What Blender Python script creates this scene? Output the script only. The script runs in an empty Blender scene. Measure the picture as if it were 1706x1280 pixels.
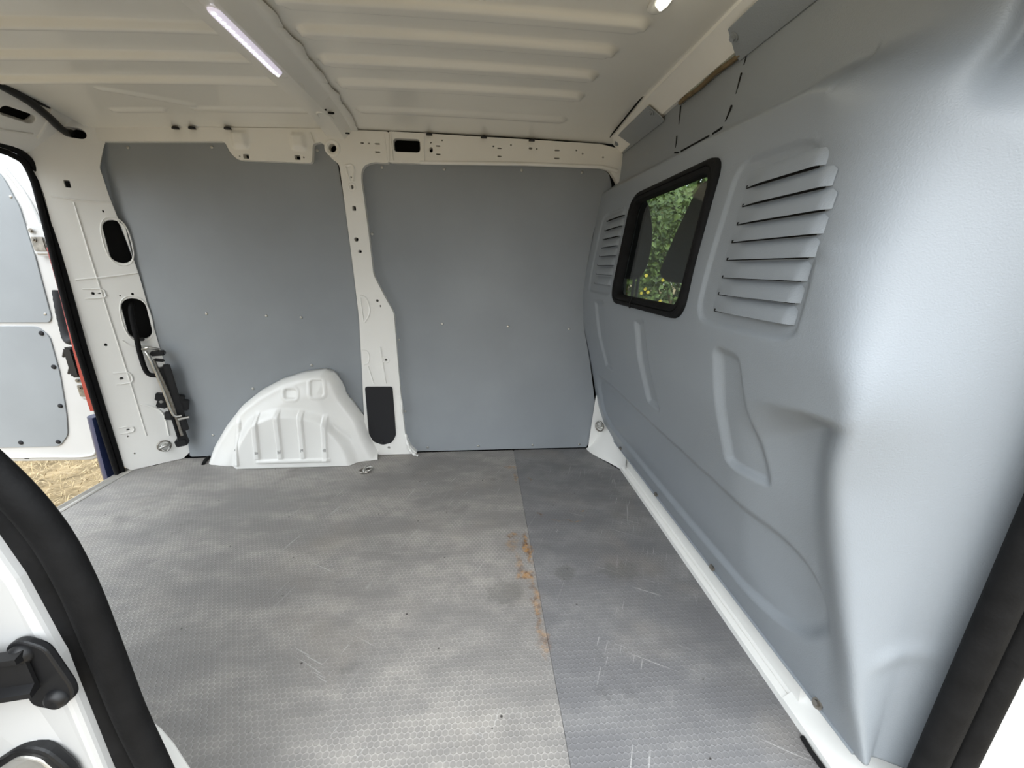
import bpy, bmesh, math, random
import numpy as np
from mathutils import Vector, Matrix, noise
random.seed(7); np.random.seed(7)
S = bpy.context.scene
COL = S.collection

# ------------------------------------------------------------------ camera
cam_d = bpy.data.cameras.new('camera'); cam = bpy.data.objects.new('camera', cam_d); COL.objects.link(cam)
S.camera = cam
def aim(yaw, pitch, roll, pos):
    yaw, pitch, roll = map(math.radians, (yaw, pitch, roll))
    f = Vector((math.sin(yaw)*math.cos(pitch), math.cos(yaw)*math.cos(pitch), -math.sin(pitch)))
    r = Vector((math.cos(yaw), -math.sin(yaw), 0)); u = r.cross(f)
    r2 = math.cos(roll)*r + math.sin(roll)*u; u2 = -math.sin(roll)*r + math.cos(roll)*u
    m = Matrix((r2, u2, -f)).transposed().to_4x4(); m.translation = pos
    cam.matrix_world = m
aim(4.55, 16.4, 0.62, (0, 0, 0.899))
cam_d.sensor_width = 36; cam_d.sensor_fit = 'HORIZONTAL'; cam_d.lens = 660/1706*36
cam_d.clip_start = 0.01; cam_d.clip_end = 200

# ------------------------------------------------------------------ world, light, exposure
w = bpy.data.worlds.new('sky'); S.world = w; w.use_nodes = True
_n, _l = w.node_tree.nodes, w.node_tree.links; bg = _n['Background']; bg.inputs[0].default_value = (0.87, 0.94, 1.0, 1)
# overcast sky: luminance (1 + 2 sin elevation) / 3 of the zenith, the standard cloudy-day distribution
_tc = _n.new('ShaderNodeTexCoord'); _sx = _n.new('ShaderNodeSeparateXYZ'); _l.new(_tc.outputs['Generated'], _sx.inputs[0])
_mr = _n.new('ShaderNodeMapRange'); _mr.inputs[1].default_value = 0; _mr.inputs[2].default_value = 1
_mr.inputs[3].default_value = .60; _mr.inputs[4].default_value = 1.80; _l.new(_sx.outputs[2], _mr.inputs[0]); _l.new(_mr.outputs[0], bg.inputs[1])
sun_d = bpy.data.lights.new('veiled_sun', 'SUN'); sun_d.energy = 0.5; sun_d.angle = math.radians(60); sun_d.color = (1, .97, .92)
sun = bpy.data.objects.new('veiled_sun', sun_d); COL.objects.link(sun)
sun.rotation_euler = (math.radians(50), 0, math.radians(8))
S.view_settings.view_transform = 'Standard'; S.view_settings.look = 'None'
S.view_settings.gamma = 1; S.view_settings.use_curve_mapping = False
S.view_settings.exposure = 1.66

# ------------------------------------------------------------------ materials
def mat(name, col, rough=.5, metal=0., spec=.5, var=.0, vscale=6., bump=0., bscale=200., coat=0.):
    m = bpy.data.materials.new(name); m.use_nodes = True; nt = m.node_tree; n = nt.nodes; l = nt.links
    b = n['Principled BSDF']; b.inputs['Base Color'].default_value = (*col, 1)
    b.inputs['Roughness'].default_value = rough; b.inputs['Metallic'].default_value = metal
    b.inputs['Specular IOR Level'].default_value = spec; b.inputs['Coat Weight'].default_value = coat
    b.inputs['Coat Roughness'].default_value = .12
    tc = n.new('ShaderNodeTexCoord')
    if var:
        t = n.new('ShaderNodeTexNoise'); t.inputs['Scale'].default_value = vscale; t.inputs['Detail'].default_value = 6
        l.new(tc.outputs['Object'], t.inputs['Vector'])
        r = n.new('ShaderNodeMapRange'); r.inputs[1].default_value = .3; r.inputs[2].default_value = .7
        r.inputs[3].default_value = 1-var; r.inputs[4].default_value = 1+var
        l.new(t.outputs['Fac'], r.inputs[0])
        mx = n.new('ShaderNodeVectorMath'); mx.operation = 'SCALE'; mx.inputs[0].default_value = col
        l.new(r.outputs[0], mx.inputs['Scale']); l.new(mx.outputs[0], b.inputs['Base Color'])
    if bump:
        t2 = n.new('ShaderNodeTexNoise'); t2.inputs['Scale'].default_value = bscale; t2.inputs['Detail'].default_value = 3
        l.new(tc.outputs['Object'], t2.inputs['Vector'])
        bp = n.new('ShaderNodeBump'); bp.inputs['Strength'].default_value = bump; bp.inputs['Distance'].default_value = .002
        l.new(t2.outputs['Fac'], bp.inputs['Height']); l.new(bp.outputs[0], b.inputs['Normal'])
    return m
M = {}
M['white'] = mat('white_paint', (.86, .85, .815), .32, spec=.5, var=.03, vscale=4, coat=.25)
M['dimmed_white'] = mat('dimmed_white_paint', (.56, .56, .555), .28, spec=.5, var=.03, vscale=5, coat=.3)  # body white, darkened in colour where outdoor light would burn it out
M['ceiling'] = mat('roof_paint', (.81, .80, .752), .33, spec=.5, var=.03, vscale=3, coat=.55)
M['panel'] = mat('grey_lining_board', (.268, .288, .306), .42, spec=.45, var=.06, vscale=3.5, bump=.12, bscale=320)
M['bulk'] = mat('grey_blue_moulding', (.268, .294, .322), .40, spec=.5, var=.025, vscale=5, bump=.25, bscale=420)
M['rubber'] = mat('black_rubber', (.007, .007, .0075), .7, spec=.16, var=.3, vscale=25, bump=.3, bscale=150)
M['black'] = mat('black_plastic', (.010, .010, .011), .45, spec=.4)
M['matt_black'] = mat('matt_black_sheet', (.022, .022, .024), .7, spec=.25)
M['void'] = mat('dark_cavity', (.015, .015, .015), .9, spec=.1)  # near-black colour stands in for the darkness inside holes and gaps
M['steel'] = mat('zinc_steel', (.55, .54, .51), .32, metal=1., var=.15, vscale=40)
M['dull_steel'] = mat('dull_steel', (.30, .28, .25), .45, metal=1., var=.3, vscale=60)
M['alu'] = mat('aluminium_strip', (.62, .60, .56), .4, metal=.7, var=.12, vscale=30)
M['red'] = mat('red_lamp_plastic', (.36, .045, .035), .22, spec=.6, coat=.5)
M['navy'] = mat('navy_paint', (.022, .035, .105), .3, spec=.5, coat=.6)
M['seat'] = mat('dark_seat_fabric', (.022, .022, .024), .85, spec=.2, var=.15, vscale=120, bump=.4, bscale=500)
M['cabgrey'] = mat('cab_trim_grey', (.20, .195, .185), .7, spec=.3, var=.08)
M['earth'] = mat('dry_ground', (.20, .15, .085), .95, spec=.1, var=.45, vscale=9, bump=.8, bscale=60)

def emit_mat(name, col, strength, base=(.9, .9, .92)):
    m = mat(name, base, .25); b = m.node_tree.nodes['Principled BSDF']
    b.inputs['Emission Color'].default_value = (*col, 1); b.inputs['Emission Strength'].default_value = strength
    return m
M['led_cool'] = emit_mat('led_lens_cool', (.86, .78, 1.0), .16)
M['led_warm'] = emit_mat('led_lens_warm', (1.0, .93, .70), 1.2)
M['diode_cool'] = emit_mat('led_diode_cool', (.92, .90, 1.0), 1.1)
M['diode_warm'] = emit_mat('led_diode_warm', (1.0, .95, .78), 4.0)

def glass_mat():
    m = bpy.data.materials.new('window_glass'); m.use_nodes = True; nt = m.node_tree; n = nt.nodes; l = nt.links
    n.remove(n['Principled BSDF'])
    tr = n.new('ShaderNodeBsdfTransparent'); tr.inputs[0].default_value = (.80, .84, .81, 1)
    gl = n.new('ShaderNodeBsdfGlossy'); gl.inputs['Roughness'].default_value = .04
    fr = n.new('ShaderNodeLayerWeight'); fr.inputs[0].default_value = .12
    mx = n.new('ShaderNodeMixShader'); l.new(fr.outputs['Facing'], mx.inputs[0]); l.new(tr.outputs[0], mx.inputs[1]); l.new(gl.outputs[0], mx.inputs[2])
    l.new(mx.outputs[0], n['Material Output'].inputs[0]); return m
M['glass'] = glass_mat()

def leaf_mat(name, c1, c2):
    m = mat(name, c1, .5, spec=.4); nt = m.node_tree; n = nt.nodes; l = nt.links
    tc = n.new('ShaderNodeTexCoord'); t = n.new('ShaderNodeTexNoise'); t.inputs['Scale'].default_value = 22; t.inputs['Detail'].default_value = 4
    l.new(tc.outputs['Object'], t.inputs['Vector'])
    r = n.new('ShaderNodeValToRGB'); r.color_ramp.elements[0].position = .35; r.color_ramp.elements[1].position = .65
    r.color_ramp.elements[0].color = (*c1, 1); r.color_ramp.elements[1].color = (*c2, 1)
    l.new(t.outputs['Fac'], r.inputs[0]); l.new(r.outputs[0], n['Principled BSDF'].inputs['Base Color']); return m
M['leaf'] = leaf_mat('hedge_leaf', (.028, .055, .010), (.13, .19, .035))
M['flower'] = mat('yellow_flower', (.75, .60, .06), .6)
M['straw'] = leaf_mat('dry_straw', (.17, .115, .045), (.38, .29, .15))

def floor_mat(name, base, worn, wear_amt, hex_amt, rust=True):
    """phenolic plywood: pressed honeycomb grip, scuffs, dirt and rust marks with shapes of their own"""
    m = bpy.data.materials.new(name); m.use_nodes = True; nt = m.node_tree; n = nt.nodes; l = nt.links
    b = n['Principled BSDF']; tc = n.new('ShaderNodeTexCoord'); P = tc.outputs['Object']
    def vm(op, a, bb=None):
        v = n.new('ShaderNodeVectorMath'); v.operation = op
        for i, s in enumerate((a, bb)):
            if s is None: continue
            if isinstance(s, tuple): v.inputs[i].default_value = s
            else: l.new(s, v.inputs[i])
        return v.outputs['Value'] if op in ('LENGTH', 'DISTANCE') else v.outputs[0]
    def ma(op, a, bb=None, c=None, clamp=False):
        v = n.new('ShaderNodeMath'); v.operation = op; v.use_clamp = clamp
        for i, s in enumerate((a, bb, c)):
            if s is None: continue
            if isinstance(s, (int, float)): v.inputs[i].default_value = s
            else: l.new(s, v.inputs[i])
        return v.outputs[0]
    def nz(scale, detail=5, rough=.55, vec=None, dist=0):
        t = n.new('ShaderNodeTexNoise'); t.inputs['Scale'].default_value = scale; t.inputs['Detail'].default_value = detail
        t.inputs['Roughness'].default_value = rough; t.inputs['Distortion'].default_value = dist
        l.new(vec or P, t.inputs['Vector']); return t.outputs['Fac']
    def mr(v, a, c, d=0., e=1.):
        r = n.new('ShaderNodeMapRange'); r.inputs[1].default_value = a; r.inputs[2].default_value = c
        r.inputs[3].default_value = d; r.inputs[4].default_value = e; r.interpolation_type = 'SMOOTHSTEP'; l.new(v, r.inputs[0]); return r.outputs[0]
    def mixc(f, a, c):
        x = n.new('ShaderNodeMix'); x.data_type = 'RGBA'
        if isinstance(f, float): x.inputs[0].default_value = f
        else: l.new(f, x.inputs[0])
        for i, s in ((6, a), (7, c)):
            if isinstance(s, tuple): x.inputs[i].default_value = (*s, 1)
            else: l.new(s, x.inputs[i])
        return x.outputs[2]
    # honeycomb
    k = 1/0.0125
    q = vm('MULTIPLY', P, (k, k, 0)); q = vm('ADD', q, (500, 866, 0))
    r3 = (1., 1.7320508, 1.); h3 = (.5, .8660254, 0.)
    a = vm('SUBTRACT', vm('MODULO', q, r3), h3); c = vm('SUBTRACT', vm('MODULO', vm('ADD', q, h3), r3), h3)
    flat = (1, 1, 0)
    d = ma('MINIMUM', vm('LENGTH', vm('MULTIPLY', a, flat)), vm('LENGTH', vm('MULTIPLY', c, flat)))
    ring = mr(d, .37, .52)                 # 1 in the raised web, 0 in the cell
    # wear
    mp0 = n.new('ShaderNodeMapping'); mp0.inputs['Rotation'].default_value = (0, 0, .35); mp0.inputs['Scale'].default_value = (1., 2.6, 1.); l.new(P, mp0.inputs['Vector'])
    big = mr(nz(2.6, 8, .65, mp0.outputs[0]), .38, .64); mid = mr(nz(16, 8, .7), .35, .7)
    wear = ma('MULTIPLY', ma('MULTIPLY', big, ma('ADD', mid, .35)), wear_amt, clamp=True)
    colr = mixc(wear, base, worn)
    hexf = ma('MULTIPLY', ma('MULTIPLY', ring, ma('ADD', ma('MULTIPLY', big, .8), .2)), hex_amt)
    colr = mixc(hexf, colr, tuple(min(1, x*1.75) for x in worn))
    # dark grime
    grime = mr(nz(5, 7, .65), .56, .76, 0, .55)
    colr = mixc(grime, colr, tuple(x*.5 for x in base))
    # brownish tinge
    colr = mixc(mr(nz(3.1, 3), .5, .75, 0, .35), colr, (.30, .26, .215))
    # fine scratches
    for ang, sc in ((.5, 1.), (-1.1, 1.4), (1.9, .8)):
        mr_ = n.new('ShaderNodeMapping'); mr_.inputs['Rotation'].default_value = (0, 0, ang); l.new(P, mr_.inputs['Vector'])
        mp = n.new('ShaderNodeMapping'); mp.inputs['Scale'].default_value = (5*sc, 150*sc, 1); l.new(mr_.outputs[0], mp.inputs['Vector'])
        s = ma('MULTIPLY', mr(nz(1., 2, .5, mp.outputs[0], .4), .665, .70), mr(nz(3.3*sc, 2), .52, .62))
        colr = mixc(ma('MULTIPLY', s, .55), colr, (.50, .485, .465))
    # specks
    vo = n.new('ShaderNodeTexVoronoi'); vo.inputs['Scale'].default_value = 26; l.new(P, vo.inputs['Vector'])
    colr = mixc(ma('MULTIPLY', mr(vo.outputs['Distance'], .10, .05), mr(nz(13, 1), .55, .6)), colr, (.05, .045, .04))
    if rust:
        wob = n.new('ShaderNodeTexNoise'); wob.inputs['Scale'].default_value = 28; wob.inputs['Detail'].default_value = 5
        l.new(P, wob.inputs['Vector'])
        off = vm('MULTIPLY', vm('SUBTRACT', wob.outputs['Color'], (.5, .5, .5)), (.055, .075, 0)); PW = vm('ADD', P, off)
        spots = [(.128, 1.665, .030, .020, .55), (.146, 1.575, .008, .05, .6), (.208, 1.545, .007, .025, .6), (.10, 1.172, .030, .008, .8),
                 (.095, 1.13, .02, .04, .4), (.143, 1.125, .010, .075, 1.), (.150, 1.08, .012, .05, .95), (.130, .985, .032, .030, .9),
                 (.110, 1.03, .012, .07, .45), (.146, .88, .011, .12, .65), (.149, .77, .016, .05, .55), (.216, 1.292, .012, .008, .75),
                 (.262, 1.248, .022, .0035, .8), (.33, 1.247, .04, .0035, .8), (.383, 1.30, .010, .006, .7)]
        tot = None
        for x, y, sx, sy, amt in spots:
            dd = vm('LENGTH', vm('MULTIPLY', vm('MULTIPLY', vm('SUBTRACT', PW, (x, y, 0)), (1/sx, 1/sy, 0)), flat))
            f = ma('MULTIPLY', mr(dd, 1.25, .35), amt)
            tot = f if tot is None else ma('MAXIMUM', tot, f)
        gran = mr(nz(75, 4), .35, .6)
        tot = ma('MULTIPLY', tot, ma('ADD', ma('MULTIPLY', gran, .7), .3))
        colr = mixc(tot, colr, mixc(mr(nz(40, 3), .4, .6), (.12, .055, .02), (.40, .22, .085)))
        # oily ring stain
        for (x, y, sx, sy) in ((.42, .985, .06, .035), (.255, .985, .035, .03), (.06, .93, .055, .05)):
            dd = vm('LENGTH', vm('MULTIPLY', vm('MULTIPLY', vm('SUBTRACT', PW, (x, y, 0)), (1/sx, 1/sy, 0)), flat))
            colr = mixc(ma('MULTIPLY', mr(dd, 1.2, .7), .38), colr, (.10, .098, .09))
    l.new(colr, b.inputs['Base Color'])
    l.new(mr(nz(6, 4), .3, .7, .40, .62), b.inputs['Roughness']); b.inputs['Specular IOR Level'].default_value = .5
    bp = n.new('ShaderNodeBump'); bp.inputs['Strength'].default_value = .40; bp.inputs['Distance'].default_value = .0012
    l.new(ring, bp.inputs['Height']); l.new(bp.outputs[0], b.inputs['Normal'])
    return m
M['ply'] = floor_mat('worn_grip_plywood', (.215, .204, .194), (.315, .295, .272), 1.0, .38)
M['ply2'] = floor_mat('grip_plywood_dark', (.158, .155, .159), (.225, .219, .216), .9, .22)

# ------------------------------------------------------------------ helpers
def link(name, me, m=None, parent=None, smooth=False, angle=None):
    o = bpy.data.objects.new(name, me); COL.objects.link(o)
    if m is not None: me.materials.append(M[m])
    if parent is not None: o.parent = parent
    if smooth:
        for p in me.polygons: p.use_smooth = True
        if angle: me.set_sharp_from_angle(angle=math.radians(angle))
    return o
def raw(name, vs, fs, m, parent=None, smooth=False, angle=None, recalc=True):
    me = bpy.data.meshes.new(name); me.from_pydata([tuple(v) for v in vs], [], fs)
    if recalc:
        bm = bmesh.new(); bm.from_mesh(me); bmesh.ops.recalc_face_normals(bm, faces=bm.faces); bm.to_mesh(me); bm.free()
    me.update(); return link(name, me, m, parent, smooth, angle)
def frombm(name, bm, m, parent=None, smooth=False, angle=None):
    bmesh.ops.recalc_face_normals(bm, faces=bm.faces)
    me = bpy.data.meshes.new(name); bm.to_mesh(me); bm.free(); return link(name, me, m, parent, smooth, angle)
def empty(name, loc):
    o = bpy.data.objects.new(name, None); o.location = loc; o.empty_display_size = .05; COL.objects.link(o); return o
def keep(parent, *objs):
    """parent objects built in world metres to an Empty without moving them"""
    for o in objs:
        o.parent = parent; o.matrix_parent_inverse = Matrix.Translation(-parent.location)
def tag(o, label=None, cat=None, group=None, kind=None):
    if label: o['label'] = label
    if cat: o['category'] = cat
    if group: o['group'] = group
    if kind: o['kind'] = kind
    return o
def structure(o, label=None, cat=None): return tag(o, label, cat, kind='structure')
def bevel(o, wdt=.003, seg=2, ang=35):
    b = o.modifiers.new('bevel', 'BEVEL'); b.width = wdt; b.segments = seg; b.limit_method = 'ANGLE'; b.angle_limit = math.radians(ang)
    return o
def area2(p): return sum(p[i][0]*p[(i+1) % len(p)][1]-p[(i+1) % len(p)][0]*p[i][1] for i in range(len(p)))/2
def rounded(pts, r, n=4):
    """round every corner of a 2D polygon"""
    out = []; N = len(pts)
    for i in range(N):
        a, b, c = Vector(pts[i-1]), Vector(pts[i]), Vector(pts[(i+1) % N])
        u, v = a-b, c-b; rr = min(r, u.length*.45, v.length*.45)
        if rr < 1e-5: out.append(tuple(b)); continue
        p0, p2 = b+u.normalized()*rr, b+v.normalized()*rr
        for k in range(n+1):
            t = k/n; q = p0*(1-t)**2+b*2*t*(1-t)+p2*t*t; out.append((q.x, q.y))
    return out
def slot(x, z, wx, hz, n=5):
    """rounded slot or round hole outline"""
    r = min(wx, hz)/2*.98; pts = []
    for sx, sz, a0 in ((1, 1, 0), (-1, 1, 90), (-1, -1, 180), (1, -1, 270)):
        for k in range(n):
            a = math.radians(a0+90*k/(n-1)); pts.append((x+sx*(wx/2-r)+r*math.cos(a), z+sz*(hz/2-r)+r*math.sin(a)))
    return pts
def sqhole(x, z, wx, hz): return rounded([(x-wx/2, z-hz/2), (x+wx/2, z-hz/2), (x+wx/2, z+hz/2), (x-wx/2, z+hz/2)], min(wx, hz)*.18, 3)
def plate(name, outer, holes, fn, thick, m, parent=None, smooth=False, bev=0, bseg=2):
    """plate with real openings; fn(u, v, d) -> xyz, d = depth behind the front face"""
    bm = bmesh.new(); loops = []
    for lp in [outer]+list(holes):
        vs = [bm.verts.new((u, v, 0)) for u, v in lp]; loops.append(vs)
        for i in range(len(vs)): bm.edges.new((vs[i], vs[(i+1) % len(vs)]))
    bmesh.ops.triangle_fill(bm, use_beauty=True, use_dissolve=False, edges=bm.edges[:])
    front = bm.faces[:]; vmap = {}
    for v in bm.verts[:]: vmap[v] = None
    for v in list(vmap): vmap[v] = bm.verts.new((v.co.x, v.co.y, thick))
    for f in front: bm.faces.new([vmap[v] for v in reversed(f.verts)])
    for vs in loops:
        for i in range(len(vs)):
            a, b = vs[i], vs[(i+1) % len(vs)]
            bm.faces.new((a, b, vmap[b], vmap[a]))
    bmesh.ops.recalc_face_normals(bm, faces=bm.faces)
    bmesh.ops.dissolve_limit(bm, angle_limit=.01, verts=bm.verts[:], edges=bm.edges[:])
    for v in bm.verts: v.co = Vector(fn(v.co.x, v.co.y, v.co.z))
    o = frombm(name, bm, m, parent, smooth)
    if bev: bevel(o, bev, bseg, 50)
    return o
def wallfn(Y): return lambda u, v, d: (u, Y+d, v)          # front faces the side door
def tube(name, path, r, m, parent=None, n=10, caps=True, flat=1.0):
    vs, fs = [], []; path = [Vector(p) for p in path]; N = len(path); up = None
    for i, p in enumerate(path):
        t = (path[min(i+1, N-1)]-path[max(i-1, 0)]).normalized()
        if up is None:
            up = Vector((0, 0, 1)) if abs(t.z) < .9 else Vector((0, 1, 0))
        s = t.cross(up).normalized(); up = s.cross(t).normalized()
        rr = r[i] if isinstance(r, (list, tuple)) else r
        for k in range(n):
            a = 2*math.pi*k/n; vs.append(p+s*math.cos(a)*rr+up*math.sin(a)*rr*flat)
    for i in range(N-1):
        for k in range(n): fs.append((i*n+k, i*n+(k+1) % n, (i+1)*n+(k+1) % n, (i+1)*n+k))
    if caps: fs.append(tuple(range(n))[::-1]); fs.append(tuple((N-1)*n+k for k in range(n)))
    return raw(name, vs, fs, m, parent, smooth=True, angle=50)
def spline(pts, n=8):
    """Catmull-Rom through the points"""
    P = [Vector(p) for p in pts]; P = [P[0]*2-P[1]]+P+[P[-1]*2-P[-2]]; out = []
    for i in range(1, len(P)-2):
        for k in range(n):
            t = k/n; a, b, c, d = P[i-1:i+3]
            out.append(.5*((2*b)+(c-a)*t+(2*a-5*b+4*c-d)*t*t+(3*b-a-3*c+d)*t**3))
    out.append(P[-2]); return out
def sweep(name, prof, path, frame, m, parent=None, smooth=True, angle=40, closed_prof=True):
    """profile (a, b) carried along path; frame(i) -> (axis_a, axis_b)"""
    vs, fs = [], []; n = len(prof)
    for i, p in enumerate(path):
        A, B = frame(i)
        for a, b in prof: vs.append(Vector(p)+Vector(A)*a+Vector(B)*b)
    for i in range(len(path)-1):
        for k in range(n if closed_prof else n-1): fs.append((i*n+k, i*n+(k+1) % n, (i+1)*n+(k+1) % n, (i+1)*n+k))
    if closed_prof: fs.append(tuple(range(n))[::-1]); fs.append(tuple((len(path)-1)*n+k for k in range(n)))
    return raw(name, vs, fs, m, parent, smooth, angle)
def box(name, lo, hi, m, parent=None, bev=.003, seg=2):
    bm = bmesh.new(); bmesh.ops.create_cube(bm, size=1)
    lo, hi = Vector(lo), Vector(hi)
    for v in bm.verts: v.co = Vector(((lo[i]+hi[i])/2+v.co[i]*(hi[i]-lo[i]) for i in range(3)))
    if bev: bmesh.ops.bevel(bm, geom=bm.edges[:], offset=min(bev, min(hi-lo)*.45), segments=seg, affect='EDGES')
    return frombm(name, bm, m, parent, smooth=bool(bev), angle=35)
def obox(name, c, ax, ay, az, size, m, parent=None, bev=.003):
    o = box(name, -Vector(size)/2, Vector(size)/2, m, parent, bev)
    mm = Matrix((Vector(ax), Vector(ay), Vector(az))).transposed().to_4x4(); mm.translation = Vector(c)
    o.data.transform(mm); return o
def dome_mesh(name, r, h, n=12, dimple=False):
    prof = [(r, 0), (r*1.0, h*.25), (r*.8, h*.75), (r*.45, h), (.0, h*(.55 if dimple else 1.03))]
    vs, fs = [], []
    for a, z in prof[:-1]:
        for k in range(n): t = 2*math.pi*k/n; vs.append((a*math.cos(t), a*math.sin(t), z))
    vs.append((0, 0, prof[-1][1])); last = len(vs)-1
    for i in range(len(prof)-2):
        for k in range(n): fs.append((i*n+k, i*n+(k+1) % n, (i+1)*n+(k+1) % n, (i+1)*n+k))
    for k in range(n): fs.append(((len(prof)-2)*n+k, (len(prof)-2)*n+(k+1) % n, last))
    me = bpy.data.meshes.new(name); me.from_pydata(vs, [], fs); me.update()
    for p in me.polygons: p.use_smooth = True
    return me
def stud(name, me, loc, nrm, parent, root=None):
    """a small fastener sharing mesh data, standing on a surface with normal nrm"""
    o = bpy.data.objects.new(name, me); COL.objects.link(o)
    mm = Vector(nrm).to_track_quat('Z', 'Y').to_matrix().to_4x4(); mm.translation = Vector(loc)
    if parent: o.parent = parent; o.matrix_parent_inverse = parent.matrix_world.inverted() if parent.type != 'EMPTY' else Matrix.Translation(-parent.location)
    o.matrix_basis = mm
    return o
rivet_me = dome_mesh('rivet', .0062, .0035, 12, True); rivet_me.materials.append(M['steel'])
pin_me = dome_mesh('push_pin', .011, .006, 14); pin_me.materials.append(M['matt_black'])
def hexbolt(name, r, m):
    bm = bmesh.new()
    bmesh.ops.create_cone(bm, cap_ends=True, segments=20, radius1=r*1.65, radius2=r*1.55, depth=.0022, matrix=Matrix.Translation((0, 0, .0011)))
    bmesh.ops.create_cone(bm, cap_ends=True, segments=6, radius1=r, radius2=r*.93, depth=r*.9, matrix=Matrix.Translation((0, 0, .0022+r*.45)))
    me = bpy.data.meshes.new(name); bm.to_mesh(me); bm.free(); me.materials.append(M[m]); return me
bolt_me = hexbolt('bolt', .0062, 'dull_steel')
bolt_grey_me = hexbolt('bolt_grey', .0066, 'bulk')
def smooth01(x): x = np.clip(x, 0, 1); return x*x*(3-2*x)
def sd_poly(px, pz, poly):
    """signed distance to a polygon, negative inside (numpy)"""
    d = np.full(px.shape, 1e9); inside = np.zeros(px.shape, bool); N = len(poly)
    for i in range(N):
        ax, az = poly[i]; bx, bz = poly[(i+1) % N]; ex, ez = bx-ax, bz-az
        wx, wz = px-ax, pz-az; t = np.clip((wx*ex+wz*ez)/(ex*ex+ez*ez+1e-12), 0, 1)
        d = np.minimum(d, np.hypot(wx-t*ex, wz-t*ez))
        c = ((az <= pz) != (bz <= pz))
        xi = ax+(pz-az)/(bz-az if bz != az else 1e-9)*ex
        inside ^= c & (px < xi)
    return np.where(inside, -d, d)
def sd_box(px, pz, x, z, hx, hz, r):
    qx = np.abs(px-x)-hx+r; qz = np.abs(pz-z)-hz+r
    return np.hypot(np.maximum(qx, 0), np.maximum(qz, 0))+np.minimum(np.maximum(qx, qz), 0)-r
def quarter(e, r): return np.sqrt(np.clip(1-(1-np.clip(e/r, 0, 1))**2, 0, 1))
def grid_mesh(name, XYZ, m, parent=None, mask=None, smooth=True, angle=None):
    """quads over an (a, b, 3) array of points; mask marks cells to leave open"""
    a, b = XYZ.shape[:2]; idx = np.arange(a*b).reshape(a, b)
    q = np.stack([idx[:-1, :-1], idx[1:, :-1], idx[1:, 1:], idx[:-1, 1:]], -1)
    if mask is not None: q = q[~mask]
    q = q.reshape(-1, 4)
    me = bpy.data.meshes.new(name); me.from_pydata(XYZ.reshape(-1, 3).tolist(), [], q.tolist()); me.update()
    bm = bmesh.new(); bm.from_mesh(me); bmesh.ops.delete(bm, geom=[v for v in bm.verts if not v.link_faces], context='VERTS'); bm.to_mesh(me); bm.free()
    return link(name, me, m, parent, smooth, angle)

# ================================================================== SETTING
# ------------------------------------------------------------------ floor
floor = structure(box('floor', (-1.60, .34, -.030), (.66, 1.90, -.014), 'void', bev=0), 'grey honeycomb grip plywood floor of the van load bay')
SEAM = .158
b1 = plate('board', rounded([(-1.588, .36), (SEAM-.0004, .36), (SEAM-.0004, 1.846), (-1.44, 1.846), (-1.52, 1.775), (-1.588, 1.755)], .006, 2), [],
           lambda u, v, d: (u, v, 0-d), .014, 'ply', floor)
b1['label'] = 'larger worn grey grip board with pale honeycomb'
b2 = plate('board', rounded([(SEAM+.0004, .36), (.632, .36), (.640, .60), (.645, 1.46), (.648, 1.59), (.578, 1.72), (.535, 1.846), (SEAM+.0004, 1.846)], .01, 2), [],
           lambda u, v, d: (u, v, 0.0004-d), .014, 'ply2', floor)
b2['label'] = 'narrower darker grey grip board with rust marks at its seam'
# rear threshold strip: three fluted aluminium ridges
prof = [(-.022, -.03), (-.022, .004), (-.016, .006), (-.013, .0035), (-.008, .0065), (-.004, .0035), (.001, .0065), (.005, .0035), (.010, .0065), (.016, .005), (.022, .002), (.022, -.012)]
thr = sweep('trim_1', prof, [(-1.600, .40, 0), (-1.600, 1.752, 0)], lambda i: ((1, 0, 0), (0, 0, 1)), 'alu', smooth=False)
structure(thr, 'fluted aluminium threshold strip at the rear edge of the floor')

# ------------------------------------------------------------------ far side wall
wall = structure(box('wall_back', (-1.64, 1.915, -.25), (.66, 1.93, 1.47), 'void', bev=0), 'far side wall of the van with white pressed steel framing')
PY = 1.825
Pillar = [(-.628, 1.414), (-.467, 1.413), (-.356, 1.412), (-.364, 1.299), (-.426, 1.301), (-.46, 1.29), (-.476, 1.269), (-.48, 1.234), (-.469, 1.033), (-.464, .862),
          (-.425, .773), (-.389, .699), (-.387, .499), (-.385, .322), (-.377, .106), (-.355, .041), (-.322, .003), (-.513, .003), (-.555, .046), (-.566, .11), (-.564, .219),
          (-.552, .441), (-.543, .67), (-.546, .851), (-.554, 1.113), (-.561, 1.289), (-.589, 1.31), (-.603, 1.329), (-.611, 1.36), (-.633, 1.368)]
hp = [(-.5809, 1.3472, .0302, .0297), (-.464, 1.3683, .0129, .0055), (-.405, 1.3673, .02, .0047), (-.4063, 1.3379, .0201, .0047), (-.4375, 1.368, .0056, .0051),
      (-.5193, 1.2434, .0062, .0057), (-.5188, 1.2077, .0105, .0156), (-.5219, 1.0057, .0173, .0168), (-.5114, .9576, .015, .0122),
      (-.4563, .7518, .0114, .0115), (-.4444, .7283, .0063, .0095), (-.4398, .4831, .0119, .0125), (-.46, .0403, .0127, .0142)]
pil = plate('pillar', rounded(Pillar, .012, 3), [slot(*h) for h in hp]+[sqhole(-.5187, 1.1274, .0146, .0184)], wallfn(PY), .030, 'white', wall, bev=.005, bseg=3)
pil['label'] = 'white pressed steel pillar between the two grey lining panels'
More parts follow.
